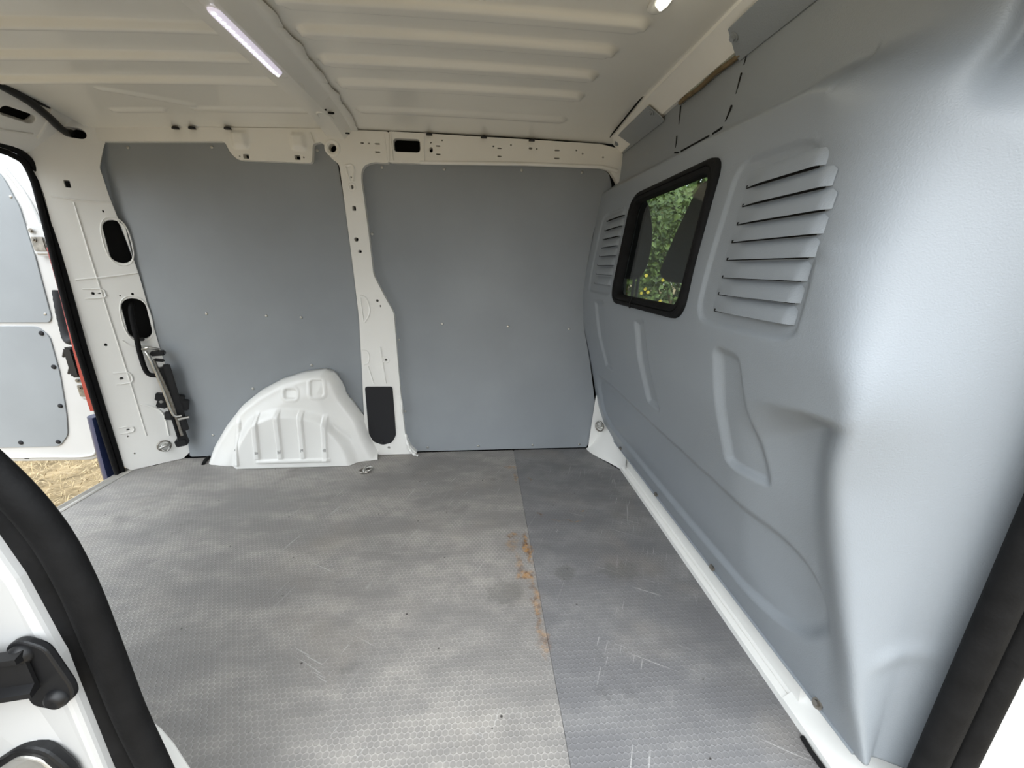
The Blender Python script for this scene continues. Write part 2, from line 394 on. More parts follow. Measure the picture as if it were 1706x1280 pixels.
# raised stampings of the pillar
def ring_emboss(name, x, z, r, parent, Y, wd=.004):
    return tube(name, [(x+r*math.cos(a), Y, z+r*math.sin(a)) for a in [2*math.pi*k/24 for k in range(25)]], wd, 'white', parent, 6, False, .6)
ring_emboss('boss', -.5809, 1.3472, .025, pil, PY-.0005, .006)
ring_emboss('boss', -.5188, 1.2077, .013, pil, PY)
ring_emboss('boss', -.4398, .4831, .013, pil, PY, .003)
tube('bead', spline([(-.538, PY, 1.285), (-.532, PY, 1.25), (-.524, PY, 1.227)], 5), .005, 'white', pil, 6)
tube('bead', spline([(-.538, PY, 1.285), (-.512, PY, 1.288), (-.505, PY, 1.27), (-.512, PY, 1.23)], 5), .005, 'white', pil, 6)
tube('bead', spline([(-.529, PY, .775), (-.505, PY, .765), (-.492, PY, .725), (-.497, PY, .69), (-.519, PY, .655)], 6), .0035, 'white', pil, 6)
tube('bead', [(-.528, PY, .765), (-.524, PY, .66)], .003, 'white', pil, 6)
tube('bead', [(-.462, PY, .545), (-.449, PY, .37)], .0045, 'white', pil, 6)
tube('bead', [(-.523, PY, .455), (-.505, PY, .37)], .0035, 'white', pil, 6)
tube('bead', spline([(-.542, PY, .53), (-.521, PY, .525), (-.513, PY, .50), (-.521, PY, .47), (-.54, PY, .46)], 5), .003, 'white', pil, 6)
# torn sealant edge at the pillar foot
tube('foot_flange', spline([(-.378, 1.832, .11), (-.366, 1.815, .06), (-.345, 1.80, .022), (-.318, 1.80, .006)], 5), [.006+.003*math.sin(i*1.7) for i in range(16)], 'white', pil, 7)
tube('bead', spline([(-.388, PY-.001, .30), (-.383, PY-.004, .27), (-.386, PY-.001, .22)], 4), .006, 'white', pil, 6)

RailL = [(-1.475, 1.396), (-1.42, 1.396), (-1.14, 1.403), (-.605, 1.416), (-.622, 1.368), (-.657, 1.361), (-.668, 1.292), (-.949, 1.295), (-.974, 1.318), (-.989, 1.359), (-1.475, 1.344)]
rl = plate('roof_rail', rounded(RailL, .012, 3), [sqhole(-.917, 1.3088, .0215, .0169), sqhole(-.7219, 1.3108, .0219, .0171), slot(-.9411, 1.309, .0059, .0055), slot(-.697, 1.3115, .0069, .0056)],
           wallfn(PY+.004), .026, 'white', wall, bev=.004, bseg=3)
# swaged stiffening pads of the hanging bracket
for x0, x1 in ((-.975, -.885), (-.755, -.665)):
    XX, ZZ = np.meshgrid(np.linspace(x0, x1, 24), np.linspace(1.325, 1.40, 20), indexing='ij')
    s = sd_box(XX, ZZ, (x0+x1)/2, 1.37, .036, .04, .02)
    grid_mesh('swage', np.stack([XX, PY+.0035-.016*smooth01(-s/.022)*smooth01((1.402-ZZ)/.02), ZZ], -1), 'white', rl)
tube('bead', spline([(-.662, PY+.003, 1.40), (-.655, PY+.001, 1.372), (-.655, PY+.003, 1.364)], 4), .004, 'white', rl, 6)
RailR = [(-.361, 1.414), (-.234, 1.412), (.127, 1.404), (.502, 1.396), (.602, 1.377), (.602, 1.225), (.575, 1.27), (.548, 1.300), (.515, 1.307), (.193, 1.31), (-.24, 1.302), (-.369, 1.303)]
hr = [(-.1938, 1.3534, .0134, .0194), (-.1651, 1.3676, .0168, .0047), (-.1652, 1.3378, .0169, .0048), (-.1936, 1.3787, .0057, .0051), (-.148, 1.3882, .0057, .0051),
      (.0586, 1.3733, .0073, .0065), (.0838, 1.3671, .0172, .0048), (.0839, 1.3374, .0173, .0048), (.1309, 1.3805, .0074, .0065), (.2114, 1.3709, .0149, .0079),
      (.2378, 1.3695, .0065, .0057), (.3229, 1.3666, .0213, .0053), (.3229, 1.3369, .0214, .0053), (.4034, 1.3689, .0066, .0057), (.4309, 1.3578, .0066, .0058), (.5188, 1.3463, .0067, .0058)]
rr = plate('roof_rail', rounded(RailR, .012, 3), [slot(*h) for h in hr]+[rounded([(-.342, 1.342), (-.237, 1.342), (-.237, 1.390), (-.342, 1.390)], .014, 4)],
           wallfn(PY+.004), .026, 'white', wall, bev=.004, bseg=3)
for x in (-.375, -.352): tube('bead', [(x, PY+.002, 1.405), (x+.004, PY+.002, 1.31)], .0035, 'white', rr, 6)
tube('bead', [(-.222, PY+.003, 1.40), (-.224, PY+.003, 1.31)], .003, 'white', rr, 6)
# lower lip of the rail, stepping under the panels
tube('rail_lip', [(-.24, PY+.006, 1.306), (.0, PY+.003, 1.309), (.19, PY+.003, 1.312), (.515, PY+.004, 1.310), (.585, PY+.004, 1.296)], .0075, 'white', rr, 8)
# rubber roof clips along the gutter seam
for x in (-1.155, -1.095, -.965, -.198, .02, .215):
    bm = bmesh.new(); bmesh.ops.create_cone(bm, cap_ends=True, segments=16, radius1=.013, radius2=.011, depth=.006)
    o = frombm('gutter_clip', bm, 'matt_black', wall, True, 40); z0 = 1.404-.022*((x+.45))**2+.004
    o.matrix_basis = Matrix.Translation((x, PY-.004, z0))

# ------------------------------------------------------------------ rear end of the bay: corner pillar, header, opening
rear = structure(box('wall_left', (-1.64, .36, 1.31), (-1.625, 1.92, 1.47), 'white', bev=0), 'white rear end frame of the van around the open rear doorway')
A2, B2 = Vector((-1.60, 1.72)), Vector((-1.42, 1.85)); T2 = (B2-A2).normalized(); N2 = Vector((T2.y, -T2.x))
def dfn(u, v, d): p = A2+T2*u-N2*d; return (p.x, p.y, v)
def dpt(s, z, out=0): return dfn(s, z, -out)
DP = [(.02, 1.44), (.245, 1.41), (.236, 1.396), (.20, 1.335), (.187, 1.30), (.171, 1.253), (.177, 1.154), (.191, 1.035), (.200, .948), (.208, .851), (.212, .70), (.216, .564), (.239, .127), (.235, .028),
      (.205, .002), (.02, .002), (.0, .03), (.0, .256), (.0, .459), (.0, .685), (.0, .877), (.0, 1.025), (.003, 1.138), (0, 1.185), (-.012, 1.248), (-.04, 1.285), (-.05, 1.44)]
hd = [(.168, .982, .068, .166), (.167, .67, .079, .176), (.149, 1.095, .005, .009), (.057, .781, .010, .012), (.076, .781, .009, .005), (.134, .77, .004, .006),
      (.173, .775, .009, .010), (.052, .572, .010, .013), (.071, .424, .013, .011), (.047, .193, .011, .008), (.041, .163, .006, .008), (.047, .078, .006, .008), (.128, 1.362, .06, .036)]
dp = plate('corner_pillar', rounded(DP, .006, 2), [slot(*h) for h in hd]+[sqhole(.071, 1.183, .016, .026)], dfn, .028, 'white', rear, bev=.004)
dp['label'] = 'white slanting corner pillar with two tall dark oval openings'
raw('cavity_back', [dpt(-.02, 0, -.07), dpt(.25, 0, -.07), dpt(.25, 1.42, -.07), dpt(-.02, 1.42, -.07)], [(0, 1, 2, 3)], 'void', dp, recalc=False)
def dtube(name, pts, r, m='white', par=dp, n=6, k=5): return tube(name, spline([dpt(*p) for p in pts], k), r, m, par, n)
for s, z, a, b in ((.168, .982, .042, .092), (.167, .67, .047, .097)):      # raised lips of the oval openings
    dtube('lip', [(s+a*math.copysign(abs(math.cos(t))**.8, math.cos(t)), z+b*math.copysign(abs(math.sin(t))**.8, math.sin(t)), .0) for t in [2*math.pi*i/20 for i in range(21)]], .0026, k=2)
dtube('bead', [(.032, .80, 0), (.085, .797, .001), (.092, .781, .001), (.085, .765, .001), (.032, .762, 0)], .003)
dtube('bead', [(.05, .45, 0), (.095, .447, .001), (.105, .424, .001), (.095, .402, .001), (.05, .40, 0)], .003)
dtube('bead', [(.02, .207, 0), (.058, .206, .001), (.066, .193, .001), (.058, .18, .001), (.02, .178, 0)], .003)
dtube('bead', [(.02, 1.135, 0), (.10, 1.128, .002), (.175, 1.13, 0)], .004)
dtube('bead', [(.075, 1.12, 0), (.078, .95, .001), (.085, .70, .001), (.095, .40, .001), (.10, .15, 0)], .0028)
dtube('bead', [(.02, .835, 0), (.11, .845, .001), (.205, .86, 0)], .0035)
dtube('bead', [(.105, .585, 0), (.13, .56, .001), (.19, .555, 0)], .0035)
dtube('bead', [(.105, .30, 0), (.15, .275, .001), (.175, .23, .001), (.175, .13, 0)], .004)
# inner jamb: returns from the corner pillar to the door seal
raw('jamb', [(-1.60, 1.722, 0), (-1.63, 1.735, 0), (-1.63, 1.735, 1.28), (-1.60, 1.722, 1.28)], [(0, 1, 2, 3)], 'white', rear, recalc=False)
# slanted header above the opening
HA, HB = Vector((-1.462, 0, 1.445)), Vector((-1.612, 0, 1.262)); HT = (HB-HA).normalized(); HN = Vector((-HT.z, 0, HT.x))
if HN.x < 0: HN = -HN
def hfn(u, v, d): p = HA+HT*v-HN*d; return (p.x, u, p.z)
hd2 = [(1.637, .100, .105, .034), (1.40, .100, .10, .034), (1.15, .1, .10, .034)]
hdr = plate('header', [(.40, 0), (1.86, 0), (1.86, .05), (1.80, .11), (1.74, .20), (1.70, .232), (1.64, .236), (.40, .236)], [slot(*h) for h in hd2], hfn, .02, 'white', rear, bev=.004)
raw('cavity_back', [hfn(.42, .03, .06), hfn(1.84, .03, .06), hfn(1.75, .2, .06), hfn(.42, .2, .06)], [(0, 1, 2, 3)], 'void', hdr, recalc=False)
tube('bead', [hfn(.45, .165, 0), hfn(1.62, .165, 0), hfn(1.70, .150, 0)], .005, 'white', hdr, 6)
tube('bead', [hfn(1.715, .03, 0), hfn(1.725, .09, 0), hfn(1.72, .16, 0)], .005, 'white', hdr, 6)
tube('bead', [hfn(.45, .03, 0), hfn(1.75, .03, 0)], .005, 'white', hdr, 6)
# near rear corner
box('corner_pillar', (-1.63, .36, 0), (-1.55, .50, 1.42), 'white', rear, .02)

# ------------------------------------------------------------------ near side wall around the sliding door opening
near = structure(box('wall_near', (-1.64, .300, -.25), (-.62, .330, 1.45), 'dimmed_white', bev=.004), 'near side body panel of the van beside the sliding door opening')
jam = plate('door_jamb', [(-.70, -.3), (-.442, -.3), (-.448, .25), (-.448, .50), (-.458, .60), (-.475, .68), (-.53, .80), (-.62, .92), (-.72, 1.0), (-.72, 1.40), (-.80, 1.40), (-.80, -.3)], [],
            lambda u, v, d: (u, .352+d+max(0, -u-.52)*-.28, v), .03, 'dimmed_white', near, bev=.006, bseg=3)
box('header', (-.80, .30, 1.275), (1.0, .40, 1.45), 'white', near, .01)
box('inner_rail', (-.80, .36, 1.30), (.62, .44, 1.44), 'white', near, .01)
sd = structure(box('shade_door', (-1.64, .125, -.22), (-.525, .215, 1.42), 'dimmed_white', None, .02, 3), 'unseen slid-back side door added outside the van to shade the door jamb')  # slab out of view, added to keep outdoor light off the jamb
# B-pillar
bp = plate('front_door_pillar', [(.728, -.3), (1.0, -.3), (1.0, 1.40), (.728, 1.40)], [], lambda u, v, d: (u, .372+d-max(0, u-.76)*.35, v), .04, 'dimmed_white', near, bev=.008, bseg=3)
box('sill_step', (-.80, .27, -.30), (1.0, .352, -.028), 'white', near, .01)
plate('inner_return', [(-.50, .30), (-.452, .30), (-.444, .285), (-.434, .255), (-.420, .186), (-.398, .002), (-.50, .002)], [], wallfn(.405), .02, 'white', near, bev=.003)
# pressed pocket round the latch and rolled edge in the jamb
XX, ZZ = np.meshgrid(np.linspace(-.66, -.452, 60), np.linspace(.16, .47, 80), indexing='ij')
s = sd_poly(XX, ZZ, rounded([(-.72, .415), (-.50, .425), (-.474, .40), (-.462, .34), (-.462, .12), (-.72, .12)], .02, 4))
grid_mesh('swage', np.stack([XX, .3515-np.maximum(0, -XX-.52)*.28-.011*smooth01(-s/.018)+.002, ZZ], -1), 'dimmed_white', near)

# ------------------------------------------------------------------ ceiling
def roof_z(X, Y):
    z = 1.452-.022*(X+.30)**2
    e = np.clip((Y-1.55)/.29, 0, 1); z = z-.036*e*e
    e2 = np.clip((.75-Y)/.4, 0, 1); z = z-.03*e2*e2
    return z
X, Y = np.meshgrid(np.linspace(-1.475, .575, 300), np.linspace(.36, 1.842, 290), indexing='ij')
Z = roof_z(X, Y)
def rib(Xa, Xb, y0, wd=.075, dep=.016):
    r = wd/2; yc = y0+r
    t = np.clip(X, Xa+r, Xb-r); d = np.hypot(X-t, (Y-yc))-r
    return dep*smooth01(-d/np.where(Y < yc, .016, .034))
RR = [(.385, .50), (.37, .64), (.385, .775), (.385, .92), (.388, 1.055), (.352, 1.178), (.340, 1.318), (.337, 1.462)]
for xe, y0 in RR: Z = Z-rib(-.445, xe+.012, y0)
Z = Z-rib(-.445, .335, 1.668, .06, .009)
for y0 in (.50, .64, .775, .915, 1.05, 1.19, 1.335, 1.480): Z = Z-rib(-1.44, -.60, y0, .055)
Z = Z-rib(-1.02, -.60, 1.69, .05, .008)-rib(-1.30, -1.10, 1.70, .045, .007)
# pressed diagonal bead in the rear bay
t = np.clip(((X+1.20)*.20+(Y-1.575)*.11)/(.2**2+.11**2), 0, 1); d = np.hypot(X+1.20-t*.20, Y-1.575-t*.11)
Z = Z-.006*smooth01((.018-d)/.014)
ceil = structure(grid_mesh('ceiling', np.stack([X, Y, Z], -1), 'ceiling'), 'cream white ribbed sheet metal van roof seen from inside')
raw('roof_skin', [(-1.64, .30, 1.475), (.70, .30, 1.475), (.70, 1.92, 1.475), (-1.64, 1.92, 1.475)], [(0, 1, 2, 3)], 'void', ceil, recalc=False)
# crossbar
ys = np.linspace(.40, 1.832, 420); vs = []; fs = []; npf = 9
for i, y in enumerate(ys):
    taper = 1-.18*max(0, (y-1.3)/.53)
    ph = (y/.150) % 1.0
    wob = .007*(1-smooth01(np.array(abs(ph-.5)/.32)))-.004*math.exp(-((ph-.93)/.04)**2)+.0015*math.sin(y*61)
    base = float(roof_z(np.array(-.53), np.array(y)))
    c0 = -.540
    pr = [(-.078, .006), (-.074, -.022), (-.066, -.031), (.000, -.038), (.010, -.037), (.018, -.031), (.046, -.007), (.054, -.005), (.080+float(wob), -.0065)]
    for a, b in pr: vs.append((c0+a*taper, y, base+b))
for i in range(len(ys)-1):
    for k in range(npf-1): fs.append((i*npf+k, i*npf+k+1, (i+1)*npf+k+1, (i+1)*npf+k))
cb = raw('crossbar', vs, fs, 'ceiling', ceil, True, 28, recalc=False)
sm = cb.modifiers.new('solid', 'SOLIDIFY'); sm.thickness = .0025; sm.offset = -1
cb['label'] = 'cream steel roof crossbar with a scalloped edge'
def bar_z(y): return float(roof_z(np.array(-.53), np.array(y)))-.036
for x, y, rx, ry in ((-.545, 1.55, .012, .005), (-.53, 1.62, .013, .006), (-.515, 1.645, .018, .006), (-.507, 1.79, .014, .004), (-.548, 1.365, .008, .004)):
    bm = bmesh.new(); bmesh.ops.create_cone(bm, cap_ends=True, segments=14, radius1=1, radius2=1, depth=1)
    o = frombm('bar_hole', bm, 'void', cb); o.data.transform(Matrix.Translation((x, y, bar_z(y)+.001)) @ Matrix.Diagonal((rx*.6, ry, .004, 1)))
for y in (1.43, 1.68):
    tube('bar_swage', [(-.548+.022*math.cos(a), y+.05*math.sin(a), bar_z(y)+.002) for a in [2*math.pi*k/24 for k in range(25)]], .004, 'ceiling', cb, 6, False)
# header rail above the bulkhead
prof = [(-.035, .030), (-.030, .006), (-.018, .0), (.012, -.030), (.022, -.040), (.05, -.040), (.05, .03)]
hr_ = sweep('front_rail', prof, [(.570, .40, 1.415), (.572, .9, 1.424), (.572, 1.4, 1.422), (.570, 1.835, 1.404)], lambda i: ((1, 0, 0), (0, 0, 1)), 'white', ceil, True, 30)
tube('gutter_seam', [(.533, .40, 1.440), (.534, .9, 1.447), (.534, 1.4, 1.444), (.532, 1.84, 1.410)], .003, 'void', ceil, 6)
tube('gutter_seam', [(-1.47, 1.838, 1.393), (-1.0, 1.838, 1.408), (-.45, 1.838, 1.418), (.1, 1.838, 1.408), (.53, 1.838, 1.396)], .003, 'void', ceil, 6)

# ------------------------------------------------------------------ bulkhead (moulded partition to the cab)
ZS = [.0, .10, .23, .47, .631, .776, .902, 1.056, 1.157, 1.223, 1.27, 1.45]
XS = [.655, .635, .585, .530, .488, .473, .484, .507, .524, .534, .540, .552]
zf = np.linspace(0, 1.45, 600); xf = np.interp(zf, ZS, XS)
ker = np.exp(-.5*(np.arange(-40, 41)*(1.45/599)/.020)**2); ker /= ker.sum()
xf = np.convolve(np.pad(xf, 40, mode='edge'), ker, 'valid')
def prof_x(z): return np.interp(z, zf, xf)
YRz = [0, .1, .19, .284, .38, .5, .6, .665, .713, .76, .86, .94, 1.02, 1.08, 1.15, 1.45]
YRy = [.405, .405, .410, .418, .436, .454, .464, .456, .446, .452, .482, .505, .535, .55, .56, .56]
yrf = np.interp(zf, ZS and YRz, YRy)
k2 = np.exp(-.5*(np.arange(-40, 41)*(1.45/599)/.022)**2); k2 /= k2.sum()
yrf = np.convolve(np.pad(yrf, 40, mode='edge'), k2, 'valid')
nz_ = 300; zz = np.linspace(.098, 1.385, nz_)
nfar, ncor, nnear = 300, 26, 44
G = np.zeros((nfar+ncor+nnear, nz_, 3)); FY = np.zeros((nfar, nz_))
yr = np.interp(zz, zf, yrf); xr = prof_x(zz)
rad = np.interp(zz, [0, .2, .5, .66, .71, .80, .95, 1.2, 1.45], [.02, .022, .026, .022, .020, .045, .075, .085, .08])
GR1 = rounded([(.774, .741), (.754, .755), (.684, .749), (.617, .533), (.616, .503), (.706, .495), (.738, .503), (.762, .664)], .02)
GR2 = rounded([(1.216, .746), (1.135, .763), (1.057, .489), (1.157, .491), (1.2, .693)], .015)
GR3 = rounded([(1.663, .772), (1.528, .782), (1.483, .503), (1.587, .501)], .015)
LOW = rounded([(1.76, .43), (1.532, .440), (1.116, .432), (.787, .432), (.60, .425), (.525, .395), (.487, .34), (.488, .29), (.53, .225), (.60, .19), (.70, .175), (1.0, .165), (1.70, .165), (1.79, .22), (1.80, .36)], .04)
LR = rounded([(.848, 1.108), (.66, 1.102), (.585, 1.05), (.562, .87), (.562, .80), (.60, .787), (.83, .787), (.858, .82)], .05, 5)
LL = rounded([(1.77, 1.112), (1.46, 1.112), (1.45, .80), (1.78, .80)], .05, 5)
def ledge(Yv, Zv):
    """crest where the bulging lower moulding steps back to the upper panel"""
    zl = np.interp(Yv, [.39, .42, .46, .52, .60, .70, 1.07, 1.86], [1.00, 1.02, 1.05, 1.095, 1.142, 1.170, 1.188, 1.205])
    return .058*smooth01((Zv-zl)/np.interp(Yv, [.4, .55, .8, 1.3, 1.86], [.12, .065, .040, .038, .055]))
def far_x(Yv, Zv, yrv):
    x = prof_x(Zv)
    x = x+.013*smooth01(-sd_poly(Yv, Zv, GR1)/.022)+.012*smooth01(-sd_poly(Yv, Zv, GR2)/.018)+.010*smooth01(-sd_poly(Yv, Zv, GR3)/.018)
    x = x+.014*smooth01(-sd_poly(Yv, Zv, LOW)/.030)
    x = x+.006*smooth01(-sd_poly(Yv, Zv, LR)/.010)+.006*smooth01(-sd_poly(Yv, Zv, LL)/.010)
    # hollow beside the door-side column, sharpest under its apex
    d = Yv-yrv
    up = np.interp(d, [0, .05, .15, .35], [.705, .700, .69, .66]); soft = np.interp(d, [0, .08, .2, .4], [.015, .035, .12, .2])
    hz = smooth01((up-Zv)/soft)*smooth01((Zv-.08)/.22)
    x = x+(.028+.020*smooth01((Zv-.48)/.15))*hz*smooth01(d/.085)*smooth01((.72-Yv)/.18)
    x = x+ledge(Yv, Zv)
    return x
for j in range(nz_):
    FY[:, j] = 1.862+(yr[j]+rad[j]-1.862)*np.linspace(0, 1, nfar)
FZ = np.broadcast_to(zz, FY.shape); FYR = np.broadcast_to(yr, FY.shape)
FX = far_x(FY, FZ, FYR)
G[:nfar, :, 0] = FX; G[:nfar, :, 1] = FY; G[:nfar, :, 2] = FZ
for j in range(nz_):
    z = zz[j]
    drop = .085
    p0 = np.array([FX[-1, j], FY[-1, j]]); pc = np.array([xr[j]+float(ledge(yr[j], z)), yr[j]])
    xe = prof_x(min(z+.10*smooth01((z-.85)/.3), 1.45))
    mid = np.array([.655+.10*max(0, float(xe)-.50)*.6, .425]); end = np.array([.722, .392])
    dirn = mid-pc; L = np.linalg.norm(dirn); p2 = pc+dirn/L*min(rad[j], L*.45)
    for i in range(ncor):
        t = (i+1)/ncor; G[nfar+i, j] = (*((1-t)**2*p0+2*t*(1-t)*pc+t*t*p2), z)
    for i in range(nnear):
        t = (i+1)/nnear
        q = p2+(mid-p2)*min(1, t/.72) if t < .72 else mid+(end-mid)*((t-.72)/.28)
        # shoulder of the moulding drops towards the door
        lg = float(ledge(np.array(q[1]), np.array(z))); q = q+np.array([.55, .75])*lg*(1-t)
        # shallow bead across the column foot
        q = q-np.array([.010, .012])*math.exp(-((z-.30-.05*t)/.02)**2)*math.sin(math.pi*min(1, t/.9))*.4
        # step where the edge flange begins
        q = q+np.array([.006, -.004])*smooth01((t-.66)/.08)*(1-smooth01((t-.95)/.05))
        G[nfar+ncor+i, j] = (*q, z)
# smooth the near section along its width
for _ in range(16): G[nfar-2:-1] = .25*G[nfar-3:-2]+.5*G[nfar-2:-1]+.25*G[np.r_[nfar-1:G.shape[0]]]
zb = int(np.argmin(abs(zz-.92))); wz = smooth01((zz[1:-1]-.92)/.08)[None, :, None]
for _ in range(14):
    A_ = G[nfar-4:, :, :2]; sm_ = .25*A_[:, :-2]+.5*A_[:, 1:-1]+.25*A_[:, 2:]; A_[:, 1:-1] = A_[:, 1:-1]*(1-wz)+sm_*wz
yc = (G[:-1, :-1, 1]+G[1:, 1:, 1])/2; zc = (G[:-1, :-1, 2]+G[1:, 1:, 2])/2
hole = sd_box(yc, zc, 1.16, .962, .236, .158, .05) < 0
# ragged lower corner by the door sill and the notch in the top flange
hole |= (zc > 1.372) & (yc > 1.03) & (yc < 1.33)
bulk = structure(grid_mesh('wall_right', G, 'bulk', mask=hole), 'blue grey moulded bulkhead with louvres and a small window to the cab')
so = bulk.modifiers.new('thickness', 'SOLIDIFY'); so.thickness = .003; so.offset = -1
def bx(y, z): return float(far_x(np.array([y]), np.array([z]), np.array([float(np.interp(z, zf, yrf))]))[0])
# bolted top flange in two lengths, leaving the white rail bare between them
for y0, y1 in ((.42, 1.045), (1.435, 1.832)):
    fl = raw('top_flange', [(.603, y0, 1.362), (.590, y0, 1.374), (.552, y0+(.0 if y0 < 1 else .022), 1.4105), (.603, y1, 1.362), (.590, y1, 1.374), (.552, y1-(.022 if y0 < 1 else 0), 1.4105)],
             [(0, 1, 4, 3), (1, 2, 5, 4)], 'bulk', bulk, recalc=False)
    s2 = fl.modifiers.new('t', 'SOLIDIFY'); s2.thickness = .004; s2.offset = 0; bevel(fl, .002)
for y in (1.018, .60, 1.462, 1.805): stud('bolt', bolt_grey_me, (.5655, y, 1.3935), (-.70, 0, -.72), bulk)
M['sealant'] = mat('brown_sealant', (.16, .115, .06), .8, var=.3, vscale=30)
tube('sealant_line', [(.597, y, 1.373+.002*math.sin(y*40)) for y in np.linspace(1.035, 1.325, 16)], .006, 'sealant', bulk, 6)
# bottom edge bolts and lip
for y, z in ((1.598, .118), (1.221, .116), (.858, .113), (.504, .110)):
    stud('bolt', bolt_me, (float(prof_x(z))-.0015, y, z), (-.93, 0, .37), bulk)
tube('edge_lip', [(float(prof_x(.10))+.001, y, .099) for y in np.linspace(1.80, .43, 30)], .0045, 'bulk', bulk, 7)
for z in (.482, .158): stud('bolt', bolt_me, (.708, .396, z), (-.3, -.95, 0), bulk)

# louvres: hooded blades, open along the lower edge
def louvre(y0, y1, z, hoodh=.030, proud=.0095):
    """y0 > y1; z is the lower edge"""
    n = 22; rows = 7; vs = []; fs = []
    for i in range(n):
        t = i/(n-1); y = y0+(y1-y0)*t
        e0 = smooth01(np.array(t/.35)); e1 = quarter(np.array(1-t), .075); e = float(e0**.7*e1)
        for r in range(rows):
            q = r/(rows-1); zz_ = z+hoodh*q*(.72+.28*float(quarter(np.array(1-t), .10)))
            base = bx((y0+y1)/2, zz_)-.0005
            vs.append((base-proud*e*math.cos(q*math.pi/2)**.8, y, zz_))
    for i in range(n-1):
        for r in range(rows-1): fs.append((i*rows+r, i*rows+r+1, (i+1)*rows+r+1, (i+1)*rows+r))
    o = raw('louvre', vs, fs, 'bulk', bulk, True, recalc=False)
    sl = box('slot', (bx((y0+y1)/2, z)-.0018, y1+.012, z-.0016), (bx((y0+y1)/2, z)+.004, y0-.008, z+.004), 'void', o, 0)  # black strip stands in for the shaded gap under the hood
    return o
for i, z in enumerate((1.050, 1.017, .984, .951, .918, .884, .851, .818)):
    louvre(.803-(0 if i else -.004), .577+(.040 if i == 0 else .014 if i == 1 else 0), z)
for i, z in enumerate((1.083, 1.047, 1.013, .980, .946, .911, .876, .838)):
    louvre(1.712, 1.484, z)
# perforated knock-out above the window
def slit(pts, wd=.0045):
    for a, b in zip(pts[:-1], pts[1:]):
        a, b = Vector((0, *a)), Vector((0, *b)); dv = (b-a).normalized(); c = (a+b)/2; c.x = bx(c.y, c.z)
        ny = Vector((0, -dv.z, dv.y))
        obox('slit', c, (1, 0, 0), dv, ny, (.0022, (b-a).length, wd), 'void', bulk, .0006)  # thin black strips stand in for the dark of cut slits
for s_ in ([(1.329, 1.368), (1.322, 1.300)], [(1.320, 1.286), (1.316, 1.240), (1.285, 1.232)], [(1.272, 1.232), (1.120, 1.230)], [(1.106, 1.230), (1.062, 1.232), (1.040, 1.272)],
           [(1.038, 1.286), (1.028, 1.332)], [(1.027, 1.346), (1.022, 1.370)]):
    slit(s_, .006 if s_[0][0] in (1.272, 1.106) else .0045)
# white sill under the bulkhead
sp = [(.05, -.03), (-.012, -.03), (-.012, .016), (-.004, .022), (.000, .024), (.0012, .0215), (.0024, .0245), (.006, .030), (.004, .052), (.000, .092), (-.006, .108), (.012, .112), (.05, .112)]
path = [(.650, 1.61, 0), (.650, 1.2, 0), (.649, .85, 0), (.648, .56, 0)]
sill = sweep('baseboard_right', sp, path, lambda i: ((1, 0, 0), (0, 0, 1)), 'white', None, True, 30)
structure(sill, 'white painted steel sill along the foot of the bulkhead')
# flared ends: gusset in the far corner and door-side foot
vs = []; fs = []
for i, (t) in enumerate(np.linspace(0, 1, 12)):
    e = t*t*(3-2*t)
    x0, y0 = .648+(.535-.648)*e, 1.575+(1.845-1.575)*t
    for q in np.linspace(0, 1, 9):
        xx = x0+(.645-x0)*q**.8; zt = .10+.11*e
        vs.append((xx-.006*math.sin(q*math.pi)*e, y0, zt*q**1.5))
for i in range(11):
    for k in range(8): fs.append((i*9+k, (i+1)*9+k, (i+1)*9+k+1, i*9+k+1))
raw('corner_gusset', vs, fs, 'white', sill, True, recalc=True)
raw('corner_strip', [(.545, 1.842, .0), (.62, 1.842, .0), (.62, 1.842, .30), (.567, 1.842, .29)], [(0, 1, 2, 3)], 'white', sill)
vs = []; fs = []
for i, t in enumerate(np.linspace(0, 1, 10)):
    y0 = .58-.24*t; w0 = .11*t
    for a, b in ((.636, -.03), (.636, .018), (.646, .026), (.655+w0*.4, .034+.01*t), (.662+w0, .070-.015*t), (.664+w0*1.2, .108-.01*t), (.70+w0, .112)): vs.append((a, y0, b))
for i in range(9):
    for k in range(6): fs.append((i*7+k, (i+1)*7+k, (i+1)*7+k+1, i*7+k+1))
raw('door_side_foot', vs, fs, 'white', sill, True, 40)
tube('floor_notch', [(.632, .515, .002), (.629, .49, .003), (.631, .44, .003), (.634, .36, .003)], .005, 'void', sill, 6)

# ------------------------------------------------------------------ window in the bulkhead
win = empty('window_1', (prof_x(.78), 1.16, .78)); structure(win, 'small rounded black framed window in the grey bulkhead')
def wpt(y, z, d=0): return (float(prof_x(z))+d, y, z)
WO = rounded([(.902, 1.138), (.902, .782), (1.420, .782), (1.420, 1.138)], .055, 7); WI = rounded([(.930, 1.108), (.930, .812), (1.392, .812), (1.392, 1.108)], .045, 7)
n = len(WO); vs = []; fs = []
def lerp2(a, b, t): return (a[0]+(b[0]-a[0])*t, a[1]+(b[1]-a[1])*t)
for t, d in ((0, .004), (.03, -.008), (.25, -.013), (.45, -.0125), (.52, -.009), (.58, -.012), (.90, -.010), (1.0, -.004), (1.02, .016)):
    for a, b in zip(WO, WI): q = lerp2(a, b, t); vs.append(wpt(q[0], q[1], d))
for r in range(8):
    for k in range(n): fs.append((r*n+k, r*n+(k+1) % n, (r+1)*n+(k+1) % n, (r+1)*n+k))
gk = raw('gasket', vs, fs, 'rubber', None, True, 50); keep(win, gk); gk['label'] = 'black rubber gasket'
